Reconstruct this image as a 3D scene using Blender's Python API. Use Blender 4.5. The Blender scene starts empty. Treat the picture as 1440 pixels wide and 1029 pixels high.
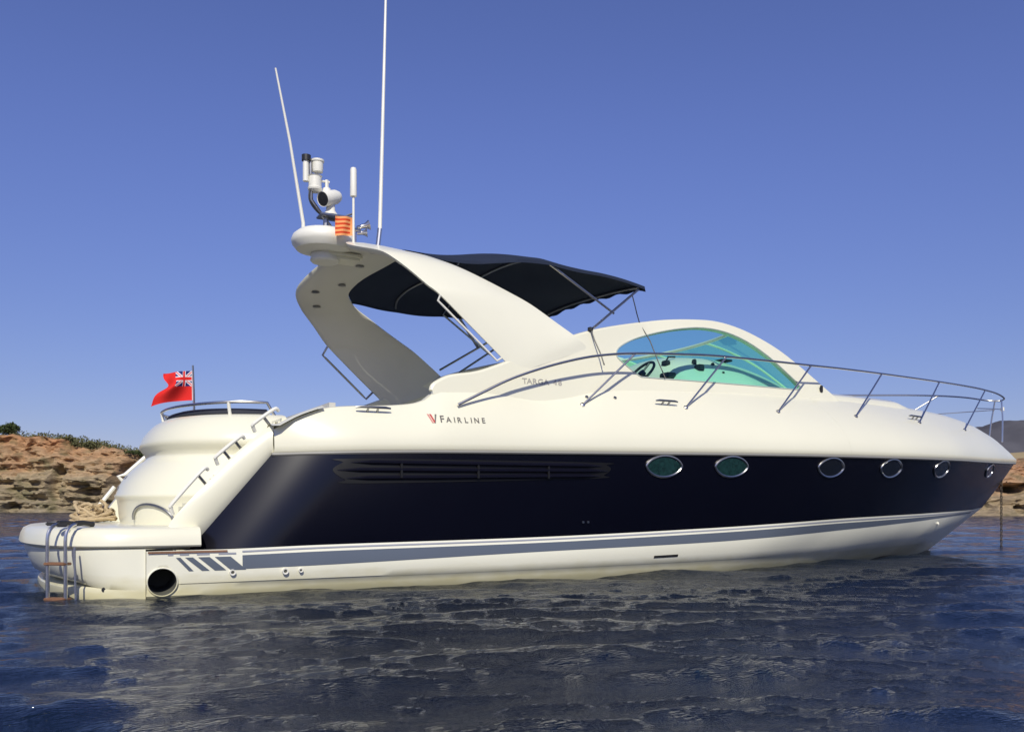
import bpy, bmesh, math, random
import numpy as np
from mathutils import Vector, noise
from mathutils.bvhtree import BVHTree
from mathutils.geometry import delaunay_2d_cdt

sc = bpy.context.scene
col = sc.collection
R = math.radians
rng = random.Random(7)

# ------------------------------------------------------------------ camera, sky, sun
# Boat frame: X forward to the bow, Y to port, Z up, still water at z = 0, metres.
cam_d = bpy.data.cameras.new('camera')
cam = bpy.data.objects.new('camera', cam_d)
col.objects.link(cam)
cam.location = (0.436, -9.604, 0.715)
cam.rotation_euler = (R(90), 0, -R(28.1))
cam_d.sensor_width = 36
cam_d.lens = 31.65
cam_d.shift_y = 0.1372
cam_d.clip_start = 0.05
cam_d.clip_end = 20000
sc.camera = cam

SUN = Vector((-0.30, -0.66, 0.62)).normalized()
w = bpy.data.worlds.new('World')
sc.world = w
w.use_nodes = True
nt = w.node_tree
bg = nt.nodes['Background']
sky = nt.nodes.new('ShaderNodeTexSky')
sky.sky_type = 'NISHITA'
sky.sun_disc = False
sky.sun_elevation = math.asin(SUN.z)
sky.sun_rotation = math.atan2(SUN.x, SUN.y)
sky.altitude = 0
sky.air_density = 1.0
sky.dust_density = 0.3
sky.ozone_density = 4.0
hue = nt.nodes.new('ShaderNodeMix'); hue.data_type = 'RGBA'; hue.blend_type = 'MULTIPLY'
hue.inputs[0].default_value = 1.0
hue.inputs[7].default_value = (0.93, 0.89, 1.19, 1)        # the hazy, slightly violet blue of a Mediterranean afternoon
nt.links.new(sky.outputs[0], hue.inputs[6])
tcw = nt.nodes.new('ShaderNodeTexCoord'); sxw = nt.nodes.new('ShaderNodeSeparateXYZ')
nt.links.new(tcw.outputs['Generated'], sxw.inputs[0])
rmp = nt.nodes.new('ShaderNodeMapRange'); rmp.inputs[1].default_value = 0.02; rmp.inputs[2].default_value = 0.42
rmp.interpolation_type = 'SMOOTHSTEP'
nt.links.new(sxw.outputs['Z'], rmp.inputs[0])
low = nt.nodes.new('ShaderNodeMix'); low.data_type = 'RGBA'
low.inputs[6].default_value = (0.80, 0.745, 0.735, 1); low.inputs[7].default_value = (1.05, 0.97, 1.06, 1)     # duller towards the hazy horizon
nt.links.new(rmp.outputs[0], low.inputs[0])
hz = nt.nodes.new('ShaderNodeMix'); hz.data_type = 'RGBA'; hz.blend_type = 'MULTIPLY'; hz.inputs[0].default_value = 1.0
nt.links.new(hue.outputs[2], hz.inputs[6]); nt.links.new(low.outputs[2], hz.inputs[7])
nt.links.new(hz.outputs[2], bg.inputs[0])
bg.inputs[1].default_value = 0.084

sd = bpy.data.lights.new('sun', 'SUN')
sd.energy = 3.4
sd.angle = R(0.5)
sd.color = (1.0, 0.95, 0.80)
sun = bpy.data.objects.new('sun', sd)
col.objects.link(sun)
sun.rotation_euler = SUN.to_track_quat('Z', 'Y').to_euler()

sc.view_settings.view_transform = 'Standard'
sc.view_settings.look = 'None'
sc.view_settings.gamma = 1
sc.view_settings.exposure = 0.18

# ------------------------------------------------------------------ helpers
def tag(o, label=None, cat=None, group=None, kind=None):
    if label: o['label'] = label
    if cat: o['category'] = cat
    if group: o['group'] = group
    if kind: o['kind'] = kind
    return o

def empty(name, loc=(0, 0, 0)):
    o = bpy.data.objects.new(name, None)
    o.location = loc
    o.empty_display_size = 0.2
    col.objects.link(o)
    return o

class MB:
    """collects faces of one mesh"""
    def __init__(s):
        s.v = []; s.f = []; s.m = []
    def add(s, vs, fs, mi=0):
        b = len(s.v)
        s.v += [tuple(map(float, p)) for p in vs]
        s.f += [tuple(i + b for i in f) for f in fs]
        s.m += [mi] * len(fs)
        return s
    def grid(s, rows, closed=False, mi=0, flip=False):
        n = len(rows[0]); vs = [p for r in rows for p in r]; fs = []
        for i in range(len(rows) - 1):
            for j in range(n if closed else n - 1):
                k = (j + 1) % n
                q = (i * n + j, i * n + k, (i + 1) * n + k, (i + 1) * n + j)
                fs.append(q[::-1] if flip else q)
        return s.add(vs, fs, mi)
    def tube(s, pts, r, n=8, cap=True, mi=0):
        pts = [Vector(p) for p in pts]; rows = []
        rr = r if hasattr(r, '__len__') else [r] * len(pts)
        up = Vector((0, 0, 1))
        prev = None
        for i, p in enumerate(pts):
            t = (pts[min(i + 1, len(pts) - 1)] - pts[max(i - 1, 0)]).normalized()
            if prev is None:
                a = up if abs(t.z) < 0.95 else Vector((1, 0, 0))
                x = t.cross(a).normalized()
            else:
                x = (prev - t * prev.dot(t)).normalized()
            prev = x
            y = t.cross(x)
            rows.append([p + (x * math.cos(2 * math.pi * k / n) + y * math.sin(2 * math.pi * k / n)) * rr[i] for k in range(n)])
        s.grid(rows, True, mi)
        if cap:
            for row, rev in ((rows[0], True), (rows[-1], False)):
                s.add(row, [tuple(range(n))[::-1] if rev else tuple(range(n))], mi)
        return s
    def lathe(s, prof, c=(0, 0, 0), axis=(0, 0, 1), n=24, mi=0):
        """prof = (radius, height) pairs along axis from c"""
        c = Vector(c); z = Vector(axis).normalized()
        a = Vector((1, 0, 0)) if abs(z.x) < 0.9 else Vector((0, 1, 0))
        x = z.cross(a).normalized(); y = z.cross(x)
        rows = [[c + z * h + (x * math.cos(2 * math.pi * k / n) + y * math.sin(2 * math.pi * k / n)) * max(r, 1e-4) for k in range(n)] for r, h in prof]
        return s.grid(rows, True, mi)
    def box(s, c, size, rot=None, mi=0, bev=0.0):
        bm = bmesh.new()
        bmesh.ops.create_cube(bm, size=1)
        for v in bm.verts:
            v.co = Vector((v.co.x * size[0], v.co.y * size[1], v.co.z * size[2]))
        if bev:
            bmesh.ops.bevel(bm, geom=bm.edges[:], offset=bev, segments=2, affect='EDGES')
        vs = []
        for v in bm.verts:
            p = v.co.copy()
            if rot is not None: p = rot @ p
            vs.append(p + Vector(c))
        bm.verts.index_update()
        fs = [tuple(v.index for v in f.verts) for f in bm.faces]
        bm.free()
        return s.add(vs, fs, mi)
    def mirror(s):
        n = len(s.v)
        s.v += [(x, -y, z) for x, y, z in s.v[:n]]
        s.f += [tuple(i + n for i in f[::-1]) for f in s.f[:]]
        s.m += s.m[:]
        return s
    def bvh(s):
        return BVHTree.FromPolygons(s.v, s.f)
    def build(s, name, mats, parent=None, smooth=True, ang=35, merge=1e-5, normals=True):
        me = bpy.data.meshes.new(name)
        me.from_pydata(s.v, [], s.f)
        bm = bmesh.new(); bm.from_mesh(me)
        lay = None
        for f, m in zip(bm.faces, s.m): f.material_index = m
        if merge: bmesh.ops.remove_doubles(bm, verts=bm.verts[:], dist=merge)
        if normals: bmesh.ops.recalc_face_normals(bm, faces=bm.faces[:])
        bm.to_mesh(me); bm.free()
        for m in (mats if isinstance(mats, (list, tuple)) else [mats]): me.materials.append(m)
        if smooth:
            me.polygons.foreach_set('use_smooth', [True] * len(me.polygons))
            me.set_sharp_from_angle(angle=R(ang))
        o = bpy.data.objects.new(name, me)
        col.objects.link(o)
        if parent: o.parent = parent
        return o

def cr(pts, n=8, closed=False):
    """Catmull-Rom through points (any dimension)"""
    P = [np.array(p, float) for p in pts]; N = len(P); out = []
    for i in range(N if closed else N - 1):
        if closed: a, b, c, d = P[(i - 1) % N], P[i], P[(i + 1) % N], P[(i + 2) % N]
        else:
            b, c = P[i], P[i + 1]
            a = P[i - 1] if i > 0 else 2 * b - c
            d = P[i + 2] if i + 2 < N else 2 * c - b
        for k in range(n):
            t = k / n
            out.append(0.5 * (2 * b + (c - a) * t + (2 * a - 5 * b + 4 * c - d) * t * t + (3 * b - a - 3 * c + d) * t ** 3))
    if not closed: out.append(P[-1])
    return out

def smooth_interp(xs, ys):
    """monotone-ish smooth interpolation"""
    xs = np.array(xs, float); ys = np.array(ys, float)
    d = np.diff(ys) / np.diff(xs)
    m = np.concatenate([[d[0]], [0 if a * b <= 0 else 2 * a * b / (a + b) for a, b in zip(d[:-1], d[1:])], [d[-1]]])
    def f(x):
        x = min(max(x, xs[0]), xs[-1])
        i = min(max(int(np.searchsorted(xs, x) - 1), 0), len(xs) - 2)
        h = xs[i + 1] - xs[i]; t = (x - xs[i]) / h
        return float((2 * t**3 - 3 * t**2 + 1) * ys[i] + (t**3 - 2 * t**2 + t) * h * m[i] + (-2 * t**3 + 3 * t**2) * ys[i + 1] + (t**3 - t**2) * h * m[i + 1])
    return f

def inside(p, poly):
    x, y = p; c = False; n = len(poly)
    for i in range(n):
        x1, y1 = poly[i]; x2, y2 = poly[i - 1]
        if (y1 > y) != (y2 > y) and x < (x2 - x1) * (y - y1) / (y2 - y1) + x1: c = not c
    return c

def tri_region(outline, holes=(), step=0.08):
    """2-D triangulation of an outline with holes and interior points"""
    loops = [outline] + list(holes)
    vs = []; es = []
    for L in loops:
        b = len(vs); vs += [Vector(p) for p in L]
        es += [(b + i, b + (i + 1) % len(L)) for i in range(len(L))]
    xs = [p[0] for p in outline]; ys = [p[1] for p in outline]
    def far(p):
        return min((p[0] - q[0])**2 + (p[1] - q[1])**2 for L in loops for q in L) > (step * 0.5)**2
    for x in np.arange(min(xs), max(xs), step):
        for y in np.arange(min(ys), max(ys), step):
            p = (x + 1e-4, y + 1e-4)
            if inside(p, outline) and not any(inside(p, h) for h in holes) and far(p): vs.append(Vector(p))
    r = delaunay_2d_cdt(vs, es, [], 0, 1e-6)
    V = [tuple(v) for v in r[0]]; F = []
    for f in r[2]:
        c = (sum(V[i][0] for i in f) / 3, sum(V[i][1] for i in f) / 3)
        if inside(c, outline) and not any(inside(c, h) for h in holes): F.append(tuple(f))
    return V, F

def slab(mb, V, F, fn, thick, mi=0):
    """triangulated XZ region bent on fn(x,z)->(P, outward normal), given thickness inward"""
    a = []; b = []
    for x, z in V:
        P, N = fn(x, z)
        a.append(P); b.append(P - N * thick)
    n = len(V); fs = list(F) + [tuple(i + n for i in f[::-1]) for f in F]
    cnt = {}
    for f in F:
        for i in range(3):
            e = (f[i], f[(i + 1) % 3]); cnt[e] = cnt.get(e, 0) + 1
    for (i, j) in list(cnt):
        if (j, i) not in cnt: fs.append((i, i + n, j + n, j))
    mb.add(a + b, fs, mi)

# ------------------------------------------------------------------ materials
def N(t, ty, **kw):
    n = t.nodes.new(ty)
    for k, v in kw.items(): setattr(n, k, v)
    return n

def mat(name, c, rough=0.5, metal=0.0, coat=0.0, var=0.06, vscale=3.0, bump=0.0, bscale=40.0, spec=0.5):
    m = bpy.data.materials.new(name); m.use_nodes = True
    t = m.node_tree; p = t.nodes['Principled BSDF']
    p.inputs['Roughness'].default_value = rough
    p.inputs['Metallic'].default_value = metal
    p.inputs['Coat Weight'].default_value = coat
    p.inputs['Coat Roughness'].default_value = 0.05
    p.inputs['Specular IOR Level'].default_value = spec
    tc = N(t, 'ShaderNodeTexCoord')
    nz = N(t, 'ShaderNodeTexNoise'); nz.inputs['Scale'].default_value = vscale; nz.inputs['Detail'].default_value = 5
    t.links.new(tc.outputs['Object'], nz.inputs['Vector'])
    mx = N(t, 'ShaderNodeMix', data_type='RGBA')
    mx.inputs[6].default_value = (*[x * (1 - var) for x in c], 1)
    mx.inputs[7].default_value = (*[min(1, x * (1 + var)) for x in c], 1)
    t.links.new(nz.outputs['Fac'], mx.inputs[0])
    t.links.new(mx.outputs[2], p.inputs['Base Color'])
    if bump:
        nb = N(t, 'ShaderNodeTexNoise'); nb.inputs['Scale'].default_value = bscale; nb.inputs['Detail'].default_value = 3
        t.links.new(tc.outputs['Object'], nb.inputs['Vector'])
        bp = N(t, 'ShaderNodeBump'); bp.inputs['Strength'].default_value = bump; bp.inputs['Distance'].default_value = 0.02
        t.links.new(nb.outputs['Fac'], bp.inputs['Height'])
        t.links.new(bp.outputs[0], p.inputs['Normal'])
    return m

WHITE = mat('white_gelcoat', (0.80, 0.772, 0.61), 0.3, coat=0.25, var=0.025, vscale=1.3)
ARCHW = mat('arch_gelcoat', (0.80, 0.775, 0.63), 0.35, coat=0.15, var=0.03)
ARCHSHADE = mat('arch_inner_shade', (0.66, 0.64, 0.57), 0.6, var=0.05)
NAVY = mat('navy_gelcoat', (0.002, 0.002, 0.006), 0.22, coat=0.0, var=0.1, spec=0.42)
LOUV = mat('louvre_gelcoat', (0.006, 0.006, 0.014), 0.3, spec=0.5)
BLACKN = mat('vent_black', (0.0012, 0.0012, 0.002), 0.6, var=0.1)
GREY = mat('grey_stripe', (0.105, 0.125, 0.16), 0.35, var=0.04)
PINGREY = mat('pin_stripe', (0.30, 0.31, 0.36), 0.35, var=0.04)
RUB = mat('rub_rail_grey', (0.30, 0.29, 0.26), 0.45, var=0.08)
STEEL = mat('stainless_steel', (0.62, 0.60, 0.57), 0.28, metal=1.0, var=0.05)
DULL = mat('dull_steel', (0.34, 0.34, 0.34), 0.32, metal=1.0, var=0.08)
CANVAS = mat('navy_canvas', (0.022, 0.030, 0.055), 0.9, var=0.15, bump=0.3, bscale=120, spec=0.15)
CUSHION = mat('dark_cushion', (0.02, 0.022, 0.035), 0.8, var=0.15)
TEAK = mat('teak', (0.22, 0.11, 0.06), 0.6, var=0.3, vscale=18, bump=0.2)
ROPE = mat('rope_fibre', (0.50, 0.38, 0.22), 0.9, var=0.25, vscale=30, bump=0.6, bscale=90)
PLASTW = mat('white_plastic', (0.80, 0.78, 0.70), 0.4, var=0.04)
PLASTD = mat('dark_plastic', (0.02, 0.02, 0.022), 0.45, var=0.15)
DARKGLASS = mat('dark_porthole_glass', (0.006, 0.008, 0.012), 0.08, var=0.1, coat=0.5)
CURTAIN = mat('curtained_porthole_glass', (0.010, 0.036, 0.033), 0.12, var=0.9, vscale=26, coat=0.5)
HOLE = mat('dark_bore', (0.10, 0.10, 0.085), 0.8, var=0.3)  # dark grey inside the exhaust and the skin fittings
LETTER = mat('grey_lettering', (0.13, 0.12, 0.11), 0.5)
LETTERF = mat('faded_lettering', (0.42, 0.40, 0.36), 0.5)
BADGE = mat('blue_grey_badge', (0.36, 0.37, 0.42), 0.5)
PINKM = mat('pink_emblem', (0.60, 0.25, 0.22), 0.5)
REDM = mat('red_emblem', (0.45, 0.03, 0.03), 0.5)
F_RED = mat('flag_red', (0.72, 0.032, 0.028), 0.85, var=0.08, spec=0.1)
F_BLUE = mat('flag_blue', (0.022, 0.03, 0.15), 0.85, var=0.08, spec=0.1)
F_WHITE = mat('flag_white', (0.75, 0.72, 0.76), 0.85, var=0.04, spec=0.1)
F_ORANGE = mat('flag_orange', (0.85, 0.36, 0.14), 0.85, var=0.06, spec=0.1)
F_STRIPE = mat('flag_stripe_red', (0.62, 0.07, 0.025), 0.85, var=0.06, spec=0.1)
ANTIFOUL = mat('antifoul', (0.03, 0.035, 0.04), 0.7)
CHAINM = mat('galvanised_chain', (0.10, 0.08, 0.06), 0.6, metal=0.6)
INTERIOR = mat('cockpit_vinyl', (0.62, 0.60, 0.53), 0.5, var=0.05)

# lower hull gelcoat: cream, with a yellowish waterline stain that runs in uneven streaks
HULLB = mat('lower_hull_gelcoat', (0.83, 0.81, 0.67), 0.3, coat=0.25, var=0.03)
t = HULLB.node_tree; p = t.nodes['Principled BSDF']
src = p.inputs['Base Color'].links[0].from_socket
tc = N(t, 'ShaderNodeTexCoord'); sp = N(t, 'ShaderNodeSeparateXYZ')
t.links.new(tc.outputs['Object'], sp.inputs[0])
mpn = N(t, 'ShaderNodeMapping'); mpn.inputs['Scale'].default_value = (2.2, 1, 7)
t.links.new(tc.outputs['Object'], mpn.inputs[0])
nz = N(t, 'ShaderNodeTexNoise'); nz.inputs['Scale'].default_value = 2.0; nz.inputs['Detail'].default_value = 7
t.links.new(mpn.outputs[0], nz.inputs['Vector'])
ad = N(t, 'ShaderNodeMath', operation='MULTIPLY_ADD'); ad.inputs[1].default_value = -0.16
t.links.new(nz.outputs['Fac'], ad.inputs[0]); t.links.new(sp.outputs['Z'], ad.inputs[2])
mr = N(t, 'ShaderNodeMapRange'); mr.inputs[1].default_value = -0.07; mr.inputs[2].default_value = 0.10; mr.inputs[3].default_value = 0.75; mr.inputs[4].default_value = 0.0
t.links.new(ad.outputs[0], mr.inputs[0])
mx = N(t, 'ShaderNodeMix', data_type='RGBA'); mx.inputs[7].default_value = (0.55, 0.49, 0.24, 1)
t.links.new(mr.outputs[0], mx.inputs[0]); t.links.new(src, mx.inputs[6]); t.links.new(mx.outputs[2], p.inputs['Base Color'])

def glass_mat(name, tint):
    m = bpy.data.materials.new(name); m.use_nodes = True
    t = m.node_tree; t.nodes.remove(t.nodes['Principled BSDF'])
    out = t.nodes['Material Output']
    tr = N(t, 'ShaderNodeBsdfTransparent'); tr.inputs[0].default_value = (*tint, 1)
    gl = N(t, 'ShaderNodeBsdfGlossy'); gl.inputs['Roughness'].default_value = 0.03
    lw = N(t, 'ShaderNodeLayerWeight'); lw.inputs[0].default_value = 0.5
    pw_ = N(t, 'ShaderNodeMath', operation='POWER'); pw_.inputs[1].default_value = 4.5
    fr = N(t, 'ShaderNodeMath', operation='MULTIPLY_ADD'); fr.inputs[1].default_value = 0.65; fr.inputs[2].default_value = 0.035
    t.links.new(lw.outputs['Facing'], pw_.inputs[0]); t.links.new(pw_.outputs[0], fr.inputs[0])
    mx = N(t, 'ShaderNodeMixShader')
    t.links.new(fr.outputs[0], mx.inputs[0]); t.links.new(tr.outputs[0], mx.inputs[1]); t.links.new(gl.outputs[0], mx.inputs[2])
    t.links.new(mx.outputs[0], out.inputs[0])
    return m
TEAL = glass_mat('teal_tinted_glass', (0.56, 0.93, 0.86))
TEAL2 = glass_mat('teal_windscreen_glass', (0.58, 0.97, 0.80))

# ------------------------------------------------------------------ water
def make_water():
    def axis(lo, hi, step, mid, s_mid, far_fine, s_far, neg):
        xs = list(np.arange(lo, hi, step)); x = xs[-1]; s = step
        while x < 7000:
            lim = s_mid if x < mid else s_far if x < far_fine else 1e9
            s = max(min(s * 1.06, lim), min(s, lim)); x += s; xs.append(x)
        x = xs[0]; s = step
        while x > -neg:
            s *= 1.07; x -= s; xs.insert(0, x)
        return np.array(xs)
    xs = axis(-3.2, 10.5, 0.026, 17, 0.10, 55, 0.26, 6000)
    ys = axis(-8.0, -1.7, 0.022, 14, 0.12, 100, 0.27, 3000)
    X, Y = np.meshgrid(xs, ys, indexing='ij')
    sx = np.gradient(xs)[:, None]; sy = np.gradient(ys)[None, :]
    sp = np.maximum(sx, sy) + 0 * X
    r = np.random.default_rng(11)
    Z = np.zeros_like(X); DX = np.zeros_like(X); DY = np.zeros_like(X)
    lam = np.exp(np.linspace(math.log(0.08), math.log(5.0), 110))
    for L in lam:
        L = L * r.uniform(0.93, 1.07)
        th = -math.pi / 2 - 0.38 + r.normal(0, 0.24 if L > .4 else 0.40 if L > .18 else 0.6)
        k = 2 * math.pi / L
        st = 0.022 * math.exp(-0.5 * (math.log(L / 0.17) / 0.8)**2) + 0.006
        st += 0.027 * math.exp(-0.5 * (math.log(L / 0.75) / 0.55)**2)
        a = st / k
        kx, ky = math.cos(th) * k, math.sin(th) * k
        fade = np.clip((L / sp - 2.5) / 2.5, 0, 1)
        # gusts: patches where the chop of this band is stronger
        g = 0.75 + 0.45 * np.sin(X * r.uniform(.15, .5) + Y * r.uniform(.1, .5) + r.uniform(0, 6.28)) * np.sin(X * r.uniform(-.3, .3) + Y * r.uniform(.3, .7) + r.uniform(0, 6.28))
        ph = kx * X + ky * Y + r.uniform(0, 2 * math.pi)
        A = a * fade * g
        Z += A * np.sin(ph)
        c = A * np.cos(ph)
        DX += c * math.cos(th); DY += c * math.sin(th)
    X = X + DX * 0.9; Y = Y + DY * 0.9
    n, m = X.shape
    co = np.stack([X, Y, Z], -1).reshape(-1, 3).astype(np.float32)
    i = (np.arange(n - 1)[:, None] * m + np.arange(m - 1)[None, :]).reshape(-1)
    q = np.stack([i, i + m, i + m + 1, i + 1], -1).astype(np.int32)
    me = bpy.data.meshes.new('water')
    me.vertices.add(len(co)); me.vertices.foreach_set('co', co.ravel())
    me.loops.add(q.size); me.loops.foreach_set('vertex_index', q.ravel())
    me.polygons.add(len(q)); me.polygons.foreach_set('loop_start', np.arange(0, q.size, 4, dtype=np.int32))
    me.update(calc_edges=True)
    me.polygons.foreach_set('use_smooth', np.ones(len(q), bool))
    m_ = bpy.data.materials.new('sea_water'); m_.use_nodes = True
    t = m_.node_tree; p = t.nodes['Principled BSDF']
    p.inputs['Base Color'].default_value = (0.0022, 0.0072, 0.018, 1)
    p.inputs['Roughness'].default_value = 0.05
    p.inputs['IOR'].default_value = 1.333; p.inputs['Specular IOR Level'].default_value = 0.65
    tc = N(t, 'ShaderNodeTexCoord')
    mp = N(t, 'ShaderNodeMapping'); mp.inputs['Rotation'].default_value = (0, 0, R(25)); mp.inputs['Scale'].default_value = (0.85, 2.3, 1)
    t.links.new(tc.outputs['Object'], mp.inputs[0])
    n1 = N(t, 'ShaderNodeTexNoise'); n1.inputs['Scale'].default_value = 9; n1.inputs['Detail'].default_value = 6; n1.inputs['Roughness'].default_value = 0.65
    n2 = N(t, 'ShaderNodeTexNoise'); n2.inputs['Scale'].default_value = 38; n2.inputs['Detail'].default_value = 3
    n3 = N(t, 'ShaderNodeTexNoise'); n3.inputs['Scale'].default_value = 1.6; n3.inputs['Detail'].default_value = 5
    for nn in (n1, n2, n3): t.links.new(mp.outputs[0], nn.inputs['Vector'])
    b0 = N(t, 'ShaderNodeBump'); b0.inputs['Distance'].default_value = 0.30
    sx_ = N(t, 'ShaderNodeSeparateXYZ'); t.links.new(tc.outputs['Object'], sx_.inputs[0])
    opn = N(t, 'ShaderNodeMapRange'); opn.inputs[1].default_value = 4; opn.inputs[2].default_value = 26; opn.inputs[3].default_value = 0.10; opn.inputs[4].default_value = 1.0
    t.links.new(sx_.outputs['Y'], opn.inputs[0]); t.links.new(opn.outputs[0], b0.inputs['Strength'])     # choppier outside the yacht's lee
    b1 = N(t, 'ShaderNodeBump'); b1.inputs['Strength'].default_value = 0.7; b1.inputs['Distance'].default_value = 0.020
    b2 = N(t, 'ShaderNodeBump'); b2.inputs['Strength'].default_value = 0.6; b2.inputs['Distance'].default_value = 0.014
    t.links.new(n3.outputs['Fac'], b0.inputs['Height'])
    t.links.new(n1.outputs['Fac'], b1.inputs['Height']); t.links.new(b0.outputs[0], b1.inputs['Normal'])
    t.links.new(n2.outputs['Fac'], b2.inputs['Height']); t.links.new(b1.outputs[0], b2.inputs['Normal'])
    t.links.new(b2.outputs[0], p.inputs['Normal'])
    me.materials.append(m_)
    o = bpy.data.objects.new('water', me); col.objects.link(o)
    tag(o, kind='structure')
make_water()

# ------------------------------------------------------------------ land behind
FWD = Vector((math.sin(R(28.1)), math.cos(R(28.1)), 0)); RGT = Vector((math.cos(R(28.1)), -math.sin(R(28.1)), 0))
ORG = Vector((0.436, -9.604, 0))            # the land is laid out in metres ahead (d) and to the right (e) of this point
def land(e, d, z=0): return ORG + RGT * e + FWD * d + Vector((0, 0, z))

def rock_mat(name, top, mid, low, ztop, zlow):
    m = bpy.data.materials.new(name); m.use_nodes = True
    t = m.node_tree; p = t.nodes['Principled BSDF']; p.inputs['Roughness'].default_value = 0.95; p.inputs['Specular IOR Level'].default_value = 0.1
    tc = N(t, 'ShaderNodeTexCoord'); sp = N(t, 'ShaderNodeSeparateXYZ'); t.links.new(tc.outputs['Object'], sp.inputs[0])
    nz = N(t, 'ShaderNodeTexNoise'); nz.inputs['Scale'].default_value = 0.28; nz.inputs['Detail'].default_value = 8
    t.links.new(tc.outputs['Object'], nz.inputs['Vector'])
    a = N(t, 'ShaderNodeMath', operation='MULTIPLY_ADD'); a.inputs[1].default_value = (ztop - zlow) * 1.1
    t.links.new(nz.outputs['Fac'], a.inputs[0]); t.links.new(sp.outputs['Z'], a.inputs[2])
    mr = N(t, 'ShaderNodeMapRange'); mr.inputs[1].default_value = zlow + (ztop - zlow) * .5; mr.inputs[2].default_value = ztop + (ztop - zlow) * .6
    t.links.new(a.outputs[0], mr.inputs[0])
    rp = N(t, 'ShaderNodeValToRGB'); e = rp.color_ramp.elements
    e[0].position = 0.0; e[0].color = (*low, 1); e[1].position = 1.0; e[1].color = (*top, 1)
    x = e.new(0.42); x.color = (*mid, 1)
    x = e.new(0.62); x.color = (*[(a_ * .6 + b_ * .4) for a_, b_ in zip(mid, top)], 1)
    t.links.new(mr.outputs[0], rp.inputs[0])
    mp = N(t, 'ShaderNodeMapping'); mp.inputs['Scale'].default_value = (1, 1, 4.5); mp.inputs['Rotation'].default_value = (0.05, 0.03, 0)
    t.links.new(tc.outputs['Object'], mp.inputs[0])
    n2 = N(t, 'ShaderNodeTexNoise'); n2.inputs['Scale'].default_value = 0.9; n2.inputs['Detail'].default_value = 9; n2.inputs['Roughness'].default_value = 0.7
    t.links.new(mp.outputs[0], n2.inputs['Vector'])
    r2 = N(t, 'ShaderNodeMapRange'); r2.inputs[1].default_value = 0.3; r2.inputs[2].default_value = 0.7; r2.inputs[3].default_value = 0.45; r2.inputs[4].default_value = 1.35
    t.links.new(n2.outputs['Fac'], r2.inputs[0])
    mul = N(t, 'ShaderNodeVectorMath', operation='SCALE')
    t.links.new(rp.outputs[0], mul.inputs[0]); t.links.new(r2.outputs[0], mul.inputs['Scale'])
    n4 = N(t, 'ShaderNodeTexNoise'); n4.inputs['Scale'].default_value = 0.55; n4.inputs['Detail'].default_value = 6
    t.links.new(tc.outputs['Object'], n4.inputs['Vector'])
    r4 = N(t, 'ShaderNodeMapRange'); r4.inputs[1].default_value = 0.52; r4.inputs[2].default_value = 0.66; r4.inputs[4].default_value = 0.6
    t.links.new(n4.outputs['Fac'], r4.inputs[0])
    mo = N(t, 'ShaderNodeMix', data_type='RGBA'); mo.inputs[7].default_value = (0.13, 0.125, 0.06, 1)
    t.links.new(r4.outputs[0], mo.inputs[0]); t.links.new(mul.outputs[0], mo.inputs[6])
    t.links.new(mo.outputs[2], p.inputs['Base Color'])
    bp = N(t, 'ShaderNodeBump'); bp.inputs['Strength'].default_value = 0.9; bp.inputs['Distance'].default_value = 0.5
    t.links.new(n2.outputs['Fac'], bp.inputs['Height']); t.links.new(bp.outputs[0], p.inputs['Normal'])
    return m

def fb(p, o=5, H=0.9, lac=2.1): return noise.fractal(p, H, lac, o, noise_basis='PERLIN_ORIGINAL')

def headland(name, prof, e0, e1, ni, nj, d0, back, depth, m, cave=None, rough=1.0, dskew=0.0):
    """prof(e) = height of the cliff top; d0(e) = distance of the shore"""
    rows = []
    for i in range(ni):
        e = e0 + (e1 - e0) * i / (ni - 1)
        h = prof(e); row = []
        for j in range(nj):
            v = j / (nj - 1)
            if v < 0.72:
                u = v / 0.72
                z = -1.2 + (h + 1.2) * u
                d = d0(e) + back * u**1.6
            else:
                u = (v - 0.72) / 0.28
                z = h * (1 - 0.25 * u * u); d = d0(e) + back + depth * u**1.3
            q = Vector((e, d * 0.6, z))
            k = min(1, h / 3) * rough
            strata = fb(Vector((e * 0.06, 3.1, z * 1.15 + 0.04 * e)), 4) * 0.65
            big = fb(q * 0.16, 4) * 1.9
            fine = fb(Vector((e * .7, d * .5, z * 1.6)), 5) * 0.75
            dd = (big + strata + fine) * k * (1.0 if v < 0.72 else max(0, 1 - 3 * u) )
            zz = z + fb(Vector((e * .45, 9.0, d * .4)), 4) * 0.35 * k * (0.3 + (v > 0.5)) * (1 if v > 0.1 else 0)
            if cave:
                for (ce, cz, we, wz, dp) in cave:
                    s = ((e - ce) / we)**2 + ((z - cz) / wz)**2
                    if s < 1.6: dd += dp * max(0, min(1, (1.35 - s) * 1.6))
            row.append(land(e, d + dd, zz))
        rows.append(row)
    mb = MB().grid(rows)
    mb.top = [r[int(nj * 0.72)] for r in rows]
    o = mb.build(name, m, ang=50, merge=0)
    tag(o, kind='structure')
    return mb

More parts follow.
